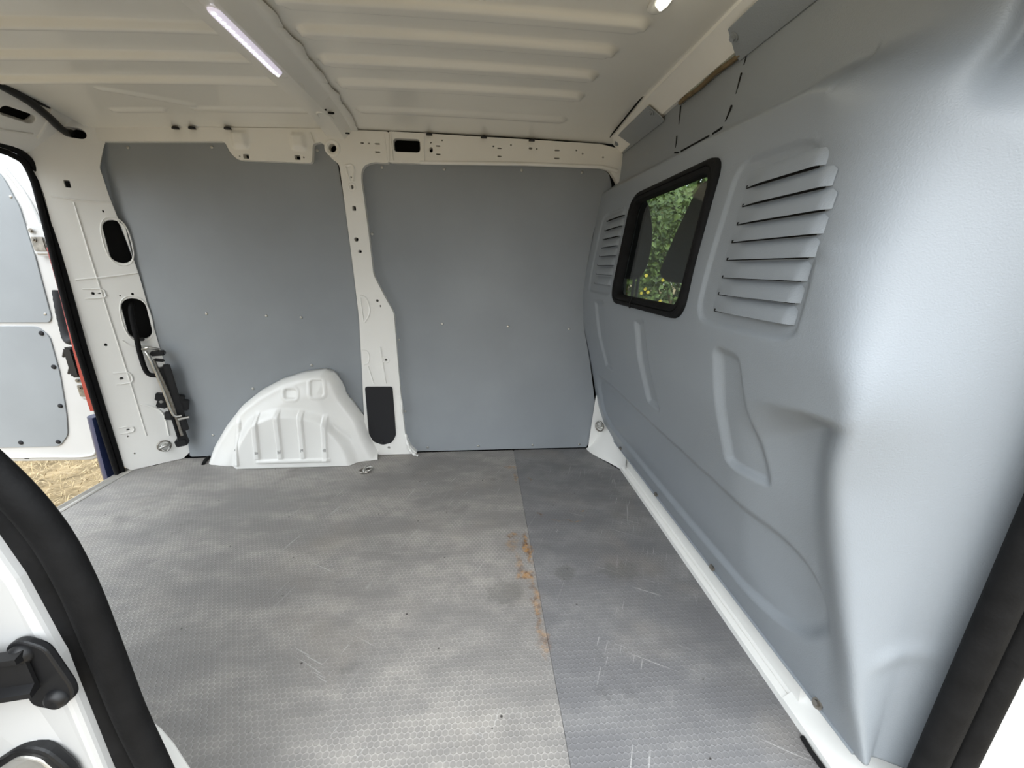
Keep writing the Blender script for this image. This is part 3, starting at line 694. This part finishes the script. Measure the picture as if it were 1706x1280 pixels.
pn = plate('pane', rounded([(.928, 1.11), (.928, .81), (1.394, .81), (1.394, 1.11)], .045, 6), [], lambda u, v, d: (float(prof_x(.81)+(prof_x(1.11)-prof_x(.81))*(v-.81)/.30)+.012+d, u, v), .004, 'glass')
keep(win, pn)
jn = tube('gasket_joint', [wpt(1.22, .781, -.012), wpt(1.221, .797, -.0145), wpt(1.222, .813, -.009)], .003, 'void', None, 6); keep(win, jn)

# ------------------------------------------------------------------ cab beyond the window
cab = structure(plate('wall_cab', [(.64, -.35), (2.2, -.35), (2.2, .85), (1.75, 1.42), (.64, 1.42)], [rounded([(.675, .70), (1.9, .70), (1.62, 1.30), (.675, 1.30)], .05, 4)], wallfn(1.89), .03, 'cabgrey'),
                'far cab side with its door window opening seen through the bulkhead window')
structure(box('ceiling_cab', (.625, .30, 1.36), (1.75, 1.885, 1.40), 'cabgrey', None, .01), 'grey headlining of the cab')
structure(box('floor_cab', (.66, .30, -.40), (2.3, 1.90, -.352), 'cabgrey', None, 0), 'cab floor behind the bulkhead')
structure(box('wall_cab_near', (1.0, .32, -.35), (2.2, .35, .75), 'cabgrey', None, 0), 'near cab side below its window')
structure(box('wall_cab_front', (2.2, .30, -.35), (2.25, 1.92, .80), 'cabgrey', None, .01), 'cab front below the windscreen')
box('belt_pillar', (.655, 1.85, -.3), (.680, 1.89, 1.40), 'cabgrey', cab, .012)

# ================================================================== THINGS
# ------------------------------------------------------------------ lining panels
PL = [(-1.472, 1.322), (-1.462, 1.339), (-1.441, 1.351), (-1.002, 1.365), (-.987, 1.323), (-.962, 1.301), (-.677, 1.298), (-.665, 1.367), (-.624, 1.37), (-.605, 1.335), (-.574, 1.294), (-.562, 1.116),
      (-.554, .85), (-.551, .667), (-.559, .434), (-.572, .21), (-.573, .004), (-1.410, .004), (-1.399, .131), (-1.43, .563), (-1.435, .7), (-1.44, .851), (-1.451, .949), (-1.463, 1.037), (-1.481, 1.157), (-1.483, 1.259)]
lp = plate('lining_panel', rounded(PL, .01, 3), [], wallfn(1.85), .006, 'panel', bev=.0015)
tag(lp, 'grey lining panel behind the white wheel arch, left of the pillar', 'wall panel', 'riveted grey wall linings')
RP = [(-.487, 1.261), (-.482, 1.283), (-.469, 1.296), (-.437, 1.307), (-.243, 1.304), (-.031, 1.309), (.522, 1.311), (.556, 1.288), (.572, 1.24), (.535, 1.157), (.505, 1.056), (.484, .902), (.474, .776), (.488, .631), (.526, .47),
      (.568, .25), (.558, .06), (.54, .004), (-.349, .004), (-.382, .095), (-.389, .314), (-.392, .494), (-.394, .695), (-.431, .771), (-.471, .861), (-.476, 1.035)]
rp = plate('lining_panel', rounded(RP, .01, 3), [], wallfn(1.85), .006, 'panel', bev=.0015)
tag(rp, 'grey lining panel between the white pillar and the bulkhead', 'wall panel', 'riveted grey wall linings')
for pnl, pts in ((lp, [(-1.363, 1.332), (-1.051, 1.342), (-.649, 1.342), (-1.199, .691), (-.949, .682), (-.801, .675), (-.784, .455), (-1.062, .345), (-1.283, .115)]),
                 (rp, [(-.398, 1.288), (-.145, 1.288), (.178, 1.293), (.437, 1.291), (-.461, 1.03), (-.179, .646), (.125, .634), (.416, .622), (-.379, .573), (-.374, .22), (-.275, .025), (-.021, .027), (.256, .025), (.5, .022)])):
    for x, z in pts: stud('rivet', rivet_me, (x, 1.8496, z), (0, -1, 0), pnl)

# ------------------------------------------------------------------ wheel arch
AO = [(-1.300, 0), (-1.258, .083), (-1.19, .18), (-1.105, .276), (-1.013, .345), (-.913, .397), (-.811, .429), (-.717, .442), (-.676, .425), (-.65, .378), (-.634, .316), (-.588, .239), (-.563, .196), (-.552, .124), (-.526, .056), (-.505, 0)]
ax = [p[0] for p in AO]; az = [p[1] for p in AO]
xs_ = np.linspace(-1.300, -.505, 300); Hh = np.interp(xs_, ax, az)
ker = np.ones(7)/7; Hh[3:-3] = np.convolve(Hh, ker, 'valid')
nv = 130; V = np.linspace(0, 1, nv)
AX = np.repeat(xs_[:, None], nv, 1); AZ = Hh[:, None]*V[None, :]
outl = [(x, h) for x, h in zip(xs_[::4], Hh[::4])]
E_ = np.full(AX.shape, 1e9)
for (a0, b0), (a1, b1_) in zip(outl[:-1], outl[1:]):
    ex, ez = a1-a0, b1_-b0; t = np.clip(((AX-a0)*ex+(AZ-b0)*ez)/(ex*ex+ez*ez), 0, 1); E_ = np.minimum(E_, np.hypot(AX-a0-t*ex, AZ-b0-t*ez))
dep = .082*quarter(E_, .040)+.018*smooth01((E_-.03)/.08)
bul = rounded([(-1.19, -.1), (-1.13, .13), (-1.051, .241), (-.936, .286), (-.84, .284), (-.746, .262), (-.70, .235), (-.668, .189), (-.60, .08), (-.57, -.1)], .03)
dep = dep+.030*smooth01(-sd_poly(AX, AZ, bul)/.045)
for (xa, za), (xb, zb) in (((-1.103, .225), (-1.121, .016)), ((-1.007, .262), (-1.024, .045)), ((-.912, .272), (-.922, .045)), ((-.812, .268), (-.822, .045)), ((-.711, .245), (-.724, .03))):
    t = np.clip((AZ-zb)/(za-zb), 0, 1); xm = xb+(xa-xb)*t
    dd = np.abs(AX-xm); e = smooth01((.0145-dd)/.007)*smooth01((za-AZ)/.03+.3)*smooth01((AZ-zb)/.012+.5)
    dep = dep+.0085*e
dep = dep+.0085*smooth01((.011-np.abs(AZ-.034))/.006)*smooth01((AX+1.035)/.01)*smooth01((-.70-AX)/.012)
for (x, z, hx, hz, r) in ((-.855, .344, .031, .024, .018), (-.738, .369, .031, .040, .016)):
    s = sd_box(AX, AZ, x, z, hx, hz, r); dep = dep-.006*smooth01(-s/.010)+.003*smooth01((.012-np.abs(s-.003))/.010)
t = np.clip((AX+.70)/.10, 0, 1); dd = np.abs(AZ-(.20-.10*t)); dep = dep-.007*smooth01((.03-dd)/.03)*smooth01((AX+.70)/.02)*smooth01((-.60-AX)/.02)
arch = grid_mesh('wheel_arch', np.stack([AX, 1.849-dep, AZ+.001], -1), 'white')
tag(arch, 'white ribbed steel wheel arch cover standing on the floor', 'wheel arch')
so = arch.modifiers.new('t', 'SOLIDIFY'); so.thickness = .002; so.offset = -1
# scuffs on the ribs, each a chipped patch
scuff = mat('scuff_marks', (.16, .155, .15), .8); M['scuff'] = scuff
for (x, z) in ((-1.113, .095), (-1.020, .085), (-.921, .085), (-.821, .088), (-.722, .09)):
    i = int(np.argmin(abs(xs_-x))); j = int(np.argmin(abs(AZ[i]-z))); yv = 1.849-dep[i, j]
    for k in range(3):
        obox('paint_chip', (x+.001*k-.004+.004*k, yv-.0003, z+random.uniform(-.004, .004)), (1, 0, 0), (0, 1, 0), (.1, 0, 1), (.0018, .0012, random.uniform(.009, .018)), 'scuff', arch, 0)
ag = tube('arch_gap', [(-1.318, 1.843, .004), (-1.31, 1.80, .006), (-1.298, 1.77, .004)], .008, 'void', arch, 6)

# black plate covering the pillar foot opening
pad = plate('cover_plate', rounded([(-.546, .356), (-.419, .355), (-.420, .107), (-.443, .068), (-.488, .057), (-.531, .075), (-.549, .117)], .012, 4), [], wallfn(PY-.004), .004, 'matt_black', bev=.001)
tag(pad, 'matt black plate covering the opening at the white pillar foot', 'cover plate')
stud('fastener', pin_me, (-.490, PY-.004, .073), (0, -1, 0), pad)

# ------------------------------------------------------------------ LED strip lights
def led_light(cx, y0, y1, z0, tilt, lens, diode, label):
    root = empty('led_light', (cx, (y0+y1)/2, z0)); tag(root, label, 'light', 'roof led strip lights')
    L = y1-y0; Rm = Matrix.Translation((cx, (y0+y1)/2, z0)) @ Matrix.Rotation(tilt, 4, 'X')
    def cap(name, hw, hl, zt, zb, m, inset):
        o1 = slot(0, 0, hw*2, hl*2, 7); nn = len(o1); vs = []; fs = []
        lv = [(1, zt), (1, zb+inset), (1-.25*inset/.006, zb+.001), (.6, zb)]
        for s_, z in lv:
            for u, v in o1: vs.append(Rm @ Vector((u*s_, math.copysign(max(0, abs(v)-hw*(1-s_)), v), z)))
        for r in range(3):
            for k in range(nn): fs.append((r*nn+k, r*nn+(k+1) % nn, (r+1)*nn+(k+1) % nn, (r+1)*nn+k))
        fs.append(tuple(3*nn+k for k in range(nn))); fs.append(tuple(range(nn))[::-1])
        return raw(name, vs, fs, m, None, True, 40)
    h = cap('housing', .021, L/2+.035, .004, -.005, 'ceiling', .004)
    le = cap('lens', .0135, L/2, -.004, -.013, lens, .005)
    keep(root, h, le)
    dm = dome_mesh('diode', .0048, .003, 10); dm.materials.append(M[diode]); nD = 18
    for k in range(nD):
        p = Rm @ Vector((0, -L/2+L*(k+.5)/nD, -.0128)); stud('diode', dm, p, Rm.to_3x3() @ Vector((0, 0, -1)), le)
    return root
led_light(-.552, 1.055, 1.345, bar_z(1.2)+.001, -.01, 'led_cool', 'diode_cool', 'cool white led strip light glowing on the roof crossbar')
led_light(.385, .72, 1.005, 1.438, 0, 'led_warm', 'diode_warm', 'warm white led strip light on the roof beside the bulkhead')

# ------------------------------------------------------------------ scissor jack stowed on the rear corner pillar
jack = empty('scissor_jack', dpt(.215, .10, .02)); tag(jack, 'black scissor jack with a steel crank strapped to the rear corner pillar', 'jack')
def jp(*a): return Vector(dpt(*a))
def jbar(name, a, b, wd, th, m='black', bev=.004):
    A, B = jp(*a), jp(*b); dv = (B-A).normalized(); nn = Vector((N2.x, N2.y, 0)); sd = dv.cross(nn).normalized(); nn = sd.cross(dv)
    o = obox(name, (A+B)/2, sd, dv, nn, (wd, (B-A).length, th), m, None, bev); keep(jack, o); return o
jbar('lower_arm', (.205, .46, .035), (.222, .11, .045), .036, .030)
jbar('upper_arm', (.226, .475, .058), (.240, .16, .062), .026, .022)
jbar('arm_flange', (.194, .455, .05), (.208, .13, .058), .006, .034)
jbar('saddle', (.185, .525, .04), (.232, .525, .05), .020, .036)
jbar('saddle', (.19, .50, .055), (.225, .492, .06), .012, .02)
jbar('base_foot', (.195, .10, .04), (.238, .105, .05), .032, .045)
jbar('trunnion', (.165, .335, .04), (.262, .305, .05), .034, .030)
jbar('trunnion', (.228, .285, .05), (.272, .275, .055), .05, .024)
jbar('bracket', (.165, .305, .025), (.20, .29, .03), .05, .012)
jbar('bracket', (.178, .235, .02), (.205, .23, .03), .04, .012)
jbar('nut', (.175, .315, .045), (.189, .31, .048), .022, .02, 'steel')
jbar('strap', (.150, .585, .012), (.176, .585, .012), .014, .006)
def jtube(name, pts, r, m, k=5):
    o = tube(name, spline([jp(*p) for p in pts], k), r, m, None, 8); keep(jack, o); return o
jtube('screw', [(.188, .50, .06), (.212, .33, .068), (.222, .14, .068)], .007, 'dull_steel')
jtube('crank', [(.172, .538, .062), (.18, .51, .075), (.196, .38, .082), (.206, .275, .086), (.216, .243, .088), (.238, .240, .088)], .0055, 'steel')
jtube('crank_handle', [(.222, .226, .09), (.262, .228, .09)], .0068, 'steel', 2)
jtube('hook', [(.162, .545, .03), (.178, .552, .05), (.196, .549, .05), (.216, .54, .045)], .006, 'steel')
jtube('rubber_strap', [(.163, .74, -.03), (.155, .70, .012), (.152, .60, .016), (.150, .53, .018), (.153, .46, .02), (.163, .432, .024), (.185, .425, .03)], .0095, 'rubber')

# ------------------------------------------------------------------ lashing points
def lashing(name, label, loc, nrm, ring_dir, r=.022):
    root = empty('tie_down_ring', loc); tag(root, label, 'tie-down', 'load lashing points')
    nrm = Vector(nrm).normalized(); rd = Vector(ring_dir).normalized(); sd = nrm.cross(rd)
    loc = Vector(loc)
    def P(a, b, c): return loc+rd*a+sd*b+nrm*c
    cup = tube('cup', [P(.024*math.cos(t), .024*math.sin(t), .001) for t in [2*math.pi*k/20 for k in range(21)]], .0035, 'dull_steel', None, 6, False)
    rg = tube('ring', [P(r*math.cos(t)+r*.55, r*.8*math.sin(t), .006+.004*math.cos(t)) for t in [2*math.pi*k/24 for k in range(25)]], .0036, 'steel', None, 8, False)
    br = tube('bridge', [P(.0, -.020, .002), P(.0, -.012, .010), P(.0, .012, .010), P(.0, .020, .002)], .005, 'steel', None, 8)
    keep(root, cup, rg, br); return root
lashing('tie', 'steel lashing ring in a round cup at the foot of the corner pillar', dpt(.150, .085, .002), (N2.x, N2.y, .1), (T2.x*.3, T2.y*.3, -1), .016)
lashing('tie', 'steel lashing ring lying on the floor beside the wheel arch', (-.535, 1.668, .003), (0, 0, 1), (1, .1, 0), .022)
lashing('tie', 'steel lashing ring in the far corner at the bulkhead foot', (.590, 1.815, .135), (-.8, -.6, .1), (0.1, 0, 1), .018)

# ------------------------------------------------------------------ door seals
def seal(label, path, out, group='black rubber door seals', wd=.022):
    """two lobed rubber section: bulb and lip; out(i) -> (across, towards viewer)"""
    root = empty('door_seal', path[-1]); tag(root, label, 'door seal', group)
    prof = [(wd*.95*math.cos(a)+.0, wd*.75*math.sin(a)) for a in [2*math.pi*k/14 for k in range(14)]]
    o1 = sweep('bulb', prof, path, out, 'rubber', None, True, 60)
    def off(i): A, B = out(i); return Vector(path[i])+Vector(A)*wd*1.75+Vector(B)*(-.004)
    p2 = [off(i) for i in range(len(path))]
    prof2 = [(wd*.80*math.cos(a), wd*.70*math.sin(a)) for a in [2*math.pi*k/14 for k in range(14)]]
    o2 = sweep('lip', prof2, p2, out, 'rubber', None, True, 60)
    keep(root, o1, o2); return root
def frame_xz(path, toward):
    P = [Vector(p) for p in path]; T = Vector(toward)
    def f(i):
        t = (P[min(i+1, len(P)-1)]-P[max(i-1, 0)]).normalized(); return (t.cross(T).normalized(), T)
    return f
pth = spline([(-.62, .372, .93), (-.54, .372, .825), (-.472, .372, .727), (-.438, .372, .655), (-.4245, .372, .58), (-.421, .372, .48), (-.419, .372, .384), (-.411, .372, .277), (-.400, .372, .10), (-.392, .372, -.12)], 8)
seal('black rubber seal bending down the rear edge of the side door opening', pth, frame_xz(pth, (0, -1, 0)), wd=.0175)
pth = [(.690, .374, z) for z in np.linspace(1.30, -.12, 20)]
seal('black rubber seal running straight down beside the blue grey bulkhead', pth, lambda i: ((.94, -.34, 0), (-.34, -.94, 0)), wd=.0215)
pth = spline([(-1.606, .55, 1.285), (-1.606, 1.2, 1.285), (-1.606, 1.60, 1.282), (-1.606, 1.675, 1.274), (-1.606, 1.714, 1.252), (-1.606, 1.731, 1.205), (-1.606, 1.734, 1.14), (-1.606, 1.727, 1.0), (-1.606, 1.718, .82), (-1.606, 1.711, .62), (-1.606, 1.711, .41), (-1.606, 1.713, .2), (-1.606, 1.716, .0)], 6)
seal('black rubber seal framing the open rear doorway', pth, frame_xz(pth, (1, 0, 0)), wd=.0125)

# ------------------------------------------------------------------ fittings on the near door jamb
rb = empty('roller_bracket', (-.455, .34, .44)); tag(rb, 'black steel roller bracket bolted to the white jamb by the side door', 'bracket')
JY = .346
bplate = plate('mounting_plate', rounded([(-.476, .532), (-.460, .540), (-.440, .528), (-.430, .475), (-.432, .458), (-.455, .444), (-.475, .452)], .008, 4), [], wallfn(JY-.006), .008, 'black', bev=.002)
arm_p = [(-.60, .285, .485), (-.53, .322, .492), (-.49, .334, .505), (-.455, .338, .505)]
arm = sweep('arm', [(-.0, -.024), (.012, -.024), (.012, -.018), (.004, -.014), (.004, .016), (.012, .02), (.012, .026), (0, .026)], arm_p, lambda i: ((.25, -.97, 0), (0, 0, 1)), 'black', None, True, 30)
keep(rb, bplate, arm)
bolt_blk = dome_mesh('pivot_bolt', .011, .008, 16, True); bolt_blk.materials.append(M['black'])
stud('bolt', bolt_blk, (-.462, JY-.006, .523), (0, -1, 0), bplate); stud('bolt', bolt_blk, (-.446, JY-.006, .462), (0, -1, 0), bplate)
la = empty('door_latch', (-.51, .34, .33)); tag(la, 'metal door latch with round rivets in a black surround on the jamb', 'latch')
l1 = plate('surround', rounded([(-.590, .315), (-.548, .372), (-.500, .400), (-.476, .392), (-.461, .358), (-.463, .25), (-.590, .25)], .012, 4), [], lambda u, v, d: (u, .336-max(0, -u-.52)*.28+d, v), .012, 'black', bev=.003)
l2 = plate('latch_plate', rounded([(-.583, .315), (-.544, .365), (-.500, .390), (-.481, .383), (-.469, .354), (-.470, .255), (-.583, .255)], .01, 4), [], lambda u, v, d: (u, .3335-max(0, -u-.52)*.28+d, v), .004, 'alu', bev=.002)
keep(la, l1, l2)
rv = dome_mesh('latch_rivet', .016, .006, 20, True); rv.materials.append(M['steel'])
for x, z in ((-.522, .357), (-.492, .343), (-.525, .315)): stud('rivet', rv, (x, .333-max(0, -x-.52)*.28, z), (0, -1, 0), l2)

# ------------------------------------------------------------------ black cable tube at the rear header
cc = tube('cable_tube', spline([hfn(1.10, .012, -.012), hfn(1.45, .014, -.012), hfn(1.60, .03, -.016), hfn(1.69, .06, -.02), hfn(1.74, .085, -.022), hfn(1.785, .10, -.016), hfn(1.82, .10, .006)], 6), .0125, 'black', None, 10)
tag(cc, 'black cable tube running along the rear header into the pillar', 'cable')
ct = sweep('header_trim', [(-.02, 0), (.03, 0), (.03, .012), (-.02, .014)], [hfn(.6, .0, 0), hfn(1.40, .0, 0), hfn(1.60, .004, 0), hfn(1.70, .008, 0)], lambda i: (HT, HN), 'black', None, True, 40)
tag(ct, 'black trim strip between the roof and the rear header', 'trim strip')

# ------------------------------------------------------------------ open rear door
DY = 1.955
RDo = [(-2.75, -.048), (-1.95, -.055), (-1.895, -.02), (-1.872, .06), (-1.85, .195), (-1.83, .5), (-1.825, .95), (-1.85, 1.15), (-1.91, 1.29), (-1.99, 1.36), (-2.75, 1.38)]
door = plate('door_1', rounded(RDo, .03, 4), [], wallfn(DY), .055, 'dimmed_white', bev=.012, bseg=4)
structure(door, 'open white rear door with grey lining panels outside the rear doorway')
up = plate('lining_panel', rounded([(-2.7, 1.30), (-1.985, 1.29), (-1.945, 1.23), (-1.918, 1.12), (-1.918, .917), (-1.930, .66), (-1.945, .638), (-2.7, .636)], .018, 4), [], wallfn(DY-.006), .006, 'panel', door, bev=.0015)
dn = plate('lining_panel', rounded([(-2.7, .622), (-2.003, .622), (-1.963, .577), (-1.970, .40), (-1.998, .198), (-2.023, .089), (-2.077, .030), (-2.7, .027)], .022, 4), [], wallfn(DY-.006), .006, 'panel', door, bev=.0015)
for x, z in ((-1.991, .590), (-1.985, .433), (-2.012, .241), (-2.075, .055), (-2.243, .055), (-2.42, .055), (-2.42, .59)): stud('push_pin', pin_me, (x, DY-.006, z), (0, -1, 0), dn)
for x, z in ((-1.938, 1.159), (-1.950, .677), (-2.15, .677), (-2.3, 1.2)): stud('rivet', rivet_me, (x, DY-.006, z), (0, -1, 0), up)
tube('rolled_edge', spline([(-2.74, DY-.004, -.022), (-2.2, DY-.004, -.024), (-1.975, DY-.004, -.027), (-1.915, DY-.004, .005), (-1.893, DY-.004, .08), (-1.872, DY-.004, .2), (-1.855, DY-.004, .5), (-1.852, DY-.004, .95), (-1.876, DY-.004, 1.14), (-1.932, DY-.004, 1.27)], 6), .007, 'dimmed_white', door, 8)
for x in (-2.25, -2.02): box('drain_slot', (x-.01, DY-.0015, -.036), (x+.01, DY+.01, -.030), 'void', door, 0)
# hinges between body and door
for zc_, hh in ((.99, .13), (.34, .13)):
    hg = box('hinge', (-1.895, DY-.035, zc_-hh/2), (-1.812, DY-.002, zc_+hh/2), 'dimmed_white', door, .010, 3)
    box('hinge_pad', (-1.880, DY-.042, zc_-hh*.34), (-1.830, DY-.034, zc_+.012), 'dull_steel', hg, .003)
    for dz in (.035, .0): stud('bolt', bolt_me, (-1.865, DY-.0425, zc_+dz), (0, -1, 0), hg)
# wiring hose and check strap from the body to the door
hs = tube('wiring_hose', spline([(-1.868, DY-.012, .78), (-1.862, DY-.03, .70), (-1.858, DY-.04, .62), (-1.845, DY-.055, .575), (-1.810, DY-.075, .565), (-1.76, DY-.09, .595)], 6), [.014+.0015*(i % 2) for i in range(31)], 'matt_black', None, 10)
tag(hs, 'black wiring hose looping between the rear door and the body', 'hose')
ck = empty('door_check', (-1.80, DY-.05, .45)); tag(ck, 'black sprung door check below the wiring hose', 'door check')
c1 = tube('spring_arm', spline([(-1.915, DY-.02, .485), (-1.875, DY-.045, .515), (-1.83, DY-.06, .50), (-1.75, DY-.08, .49)], 6), .006, 'black', None, 8)
c2 = tube('spring_arm', spline([(-1.915, DY-.02, .405), (-1.875, DY-.045, .435), (-1.83, DY-.06, .425), (-1.75, DY-.08, .42)], 6), .006, 'black', None, 8)
c3 = box('body', (-1.868, DY-.07, .395), (-1.825, DY-.03, .535), 'black', None, .008); keep(ck, c1, c2, c3)
# tail lamp and bumper corner on the outside of the body
tl = sweep('tail_lamp', [(-.016, -.02), (.012, -.022), (.016, 0), (.006, .022), (-.016, .02)], spline([(-1.668, 1.783, .955), (-1.668, 1.779, .80), (-1.668, 1.767, .60), (-1.668, 1.758, .40), (-1.668, 1.758, .285)], 5),
           lambda i: ((0, 1, 0), (1, 0, 0)), 'red', None, True, 40)
tag(tl, 'red tail lamp edge beside the black rear door seal', 'tail lamp')
vs = []; fs = []
for i, z in enumerate(np.linspace(-.34, .262, 14)):
    bl = .012*math.sin((z+.34)/.6*math.pi)
    for k in range(10):
        a = math.pi*k/9; vs.append((-1.66-.045*math.sin(a)-bl, 1.752-.040*math.cos(a)*(1 if z > -.02 else 1.0), z))
for i in range(13):
    for k in range(9): fs.append((i*10+k, i*10+k+1, (i+1)*10+k+1, (i+1)*10+k))
fs.append(tuple(range(10))); fs.append(tuple(130+k for k in range(10)))
for i in range(13): fs.append((i*10, (i+1)*10, (i+1)*10+9, i*10+9))
bu = raw('bumper_corner', vs, fs, 'navy', None, True, 45)
tag(bu, 'navy blue body corner below the tail lamp', 'bumper')

# ------------------------------------------------------------------ cab seats seen through the window
def cab_seat(yc_, label, poly):
    root = empty('cab_seat', (.80, yc_, -.35)); tag(root, label, 'seat', 'cab seats')
    hr2 = plate('headrest', rounded(poly, .05, 6), [], lambda u, v, d: (.650+d+.05*(v-.9), u, v), .060, 'seat', None, bev=.022, bseg=4)
    br2 = plate('backrest', rounded([(yc_-.19, .10), (yc_+.19, .10), (yc_+.18, .66), (yc_+.13, .72), (yc_-.13, .72), (yc_-.18, .66)], .05, 5), [], lambda u, v, d: (.70+d+.06*(.4-v), u, v), .12, 'seat', None, bev=.03, bseg=3)
    cu = box('seat_cushion', (.74, yc_-.19, .02), (1.22, yc_+.19, .17), 'seat', None, .04, 3)
    bs = box('seat_base', (.80, yc_-.17, -.35), (1.15, yc_+.17, .03), 'black', None, .01)
    po = [tube('post', [(.69, yc_+dy, .70), (.70, yc_+dy, .92)], .007, 'black', None, 8) for dy in ((.08, .13) if yc_ > 1.5 else (-.16, -.06))]
    keep(root, hr2, br2, cu, bs)
    for p_ in po: p_.parent = hr2
    return root
cab_seat(1.685, 'dark cab seat headrest at the far side of the bulkhead window', [(1.845, 1.20), (1.80, 1.17), (1.735, 1.10), (1.690, 1.00), (1.715, .90), (1.77, .855), (1.845, .855)])
cab_seat(1.20, 'dark cab seat headrest nearer the louvres behind the bulkhead window', [(1.285, 1.155), (1.02, 1.165), (.96, 1.10), (.96, .90), (1.02, .852), (1.42, .855), (1.475, .885), (1.39, 1.02)])

# ------------------------------------------------------------------ outdoors
gr = raw('ground', [(-40, -40, -.62), (40, -40, -.62), (40, 40, -.62), (-40, 40, -.62)], [(0, 1, 2, 3)], 'earth')
structure(gr, 'dry ground outside the van')
vs = []; fs = []
for k in range(16000):
    x, y = random.uniform(-5.2, -1.72), random.uniform(1.85, 5.2); L = random.uniform(.03, .10); a = random.uniform(0, 6.283); wv = random.uniform(.0012, .0028)
    lift = random.uniform(.0, .035); z = -.616+random.uniform(0, .02)
    dx, dy = math.cos(a)*L, math.sin(a)*L; nx, ny = -math.sin(a)*wv, math.cos(a)*wv; i = len(vs)
    vs += [(x-nx, y-ny, z), (x+nx, y+ny, z), (x+dx*.55+nx, y+dy*.55+ny, z+lift), (x+dx*.55-nx, y+dy*.55-ny, z+lift), (x+dx, y+dy, z+lift*.6)]
    fs += [(i, i+1, i+2, i+3), (i+3, i+2, i+4)]
st = raw('dry_grass', vs, fs, 'straw', None, recalc=False); tag(st, 'dry straw coloured grass on the ground beyond the rear doorway', 'grass', kind='stuff')
def hedge(name, label, x0, x1, y0, y1, z1, nleaf, seed, flowers=0, nclump=260, big=1.0):
    rnd = random.Random(seed); vs = []; fs = []; cols = []
    clumps = [(rnd.uniform(x0, x1), rnd.uniform(y0, y1), rnd.uniform(-.55, z1-.15), rnd.uniform(.16, .34)) for _ in range(nclump)]
    for k in range(nleaf):
        cx, cy, cz, r = rnd.choice(clumps); u = Vector((rnd.gauss(0, 1), rnd.gauss(0, 1), rnd.gauss(0, 1))).normalized()
        p = Vector((cx, cy, cz))+u*r*rnd.uniform(.75, 1.05)
        L = rnd.uniform(.035, .075)*big; nrm = (u+Vector((0, -.5, .5))+Vector((rnd.gauss(0, .5), rnd.gauss(0, .5), rnd.gauss(0, .5)))).normalized()
        t = nrm.orthogonal().normalized(); t = Matrix.Rotation(rnd.uniform(0, 6.28), 3, nrm) @ t; s_ = nrm.cross(t); i = len(vs)
        vs += [p, p+t*L*.45+s_*L*.28+nrm*.004, p+t*L, p+t*L*.45-s_*L*.28+nrm*.004]; fs += [(i, i+1, i+2), (i, i+2, i+3)]
    o = raw(name, vs, fs, 'leaf', None, recalc=False); tag(o, label, 'hedge' if name == 'hedge' else 'trees', kind='stuff')
    stem = [tube('stem', [(x, (y0+y1)/2, -.62), (x+.1, (y0+y1)/2, .6), (x-.05, (y0+y1)/2+.1, z1-.3)], [.03, .022, .01], 'earth', None, 6) for x in np.linspace(x0+.2, x1-.2, 6)]
    for s_ in stem: s_.parent = o
    if flowers:
        fv = []; ff = []
        for k in range(flowers):
            p = Vector((rnd.uniform(x0, x1), y0-.25+rnd.uniform(-.05, .05), rnd.uniform(-.3, .85)))
            i = len(fv)
            for q in range(6): fv.append(p+Vector((math.cos(q*1.047)*.014, rnd.uniform(-.004, .004), math.sin(q*1.047)*.014)))
            ff.append(tuple(range(i, i+6)))
        f_ = raw('flowers', fv, ff, 'flower', o, recalc=False); f_['kind'] = 'stuff'
    return o
hedge('hedge', 'green leafy hedge with yellow flowers outside, seen low through the bulkhead window', .7, 3.2, 3.4, 4.2, 1.75, 26000, 3, 220, 260)
hedge('tree_belt', 'taller belt of leafy trees beyond the hedge, high in the bulkhead window', 1.0, 6.0, 5.2, 7.4, 4.6, 34000, 9, 0, 420, 2.6)
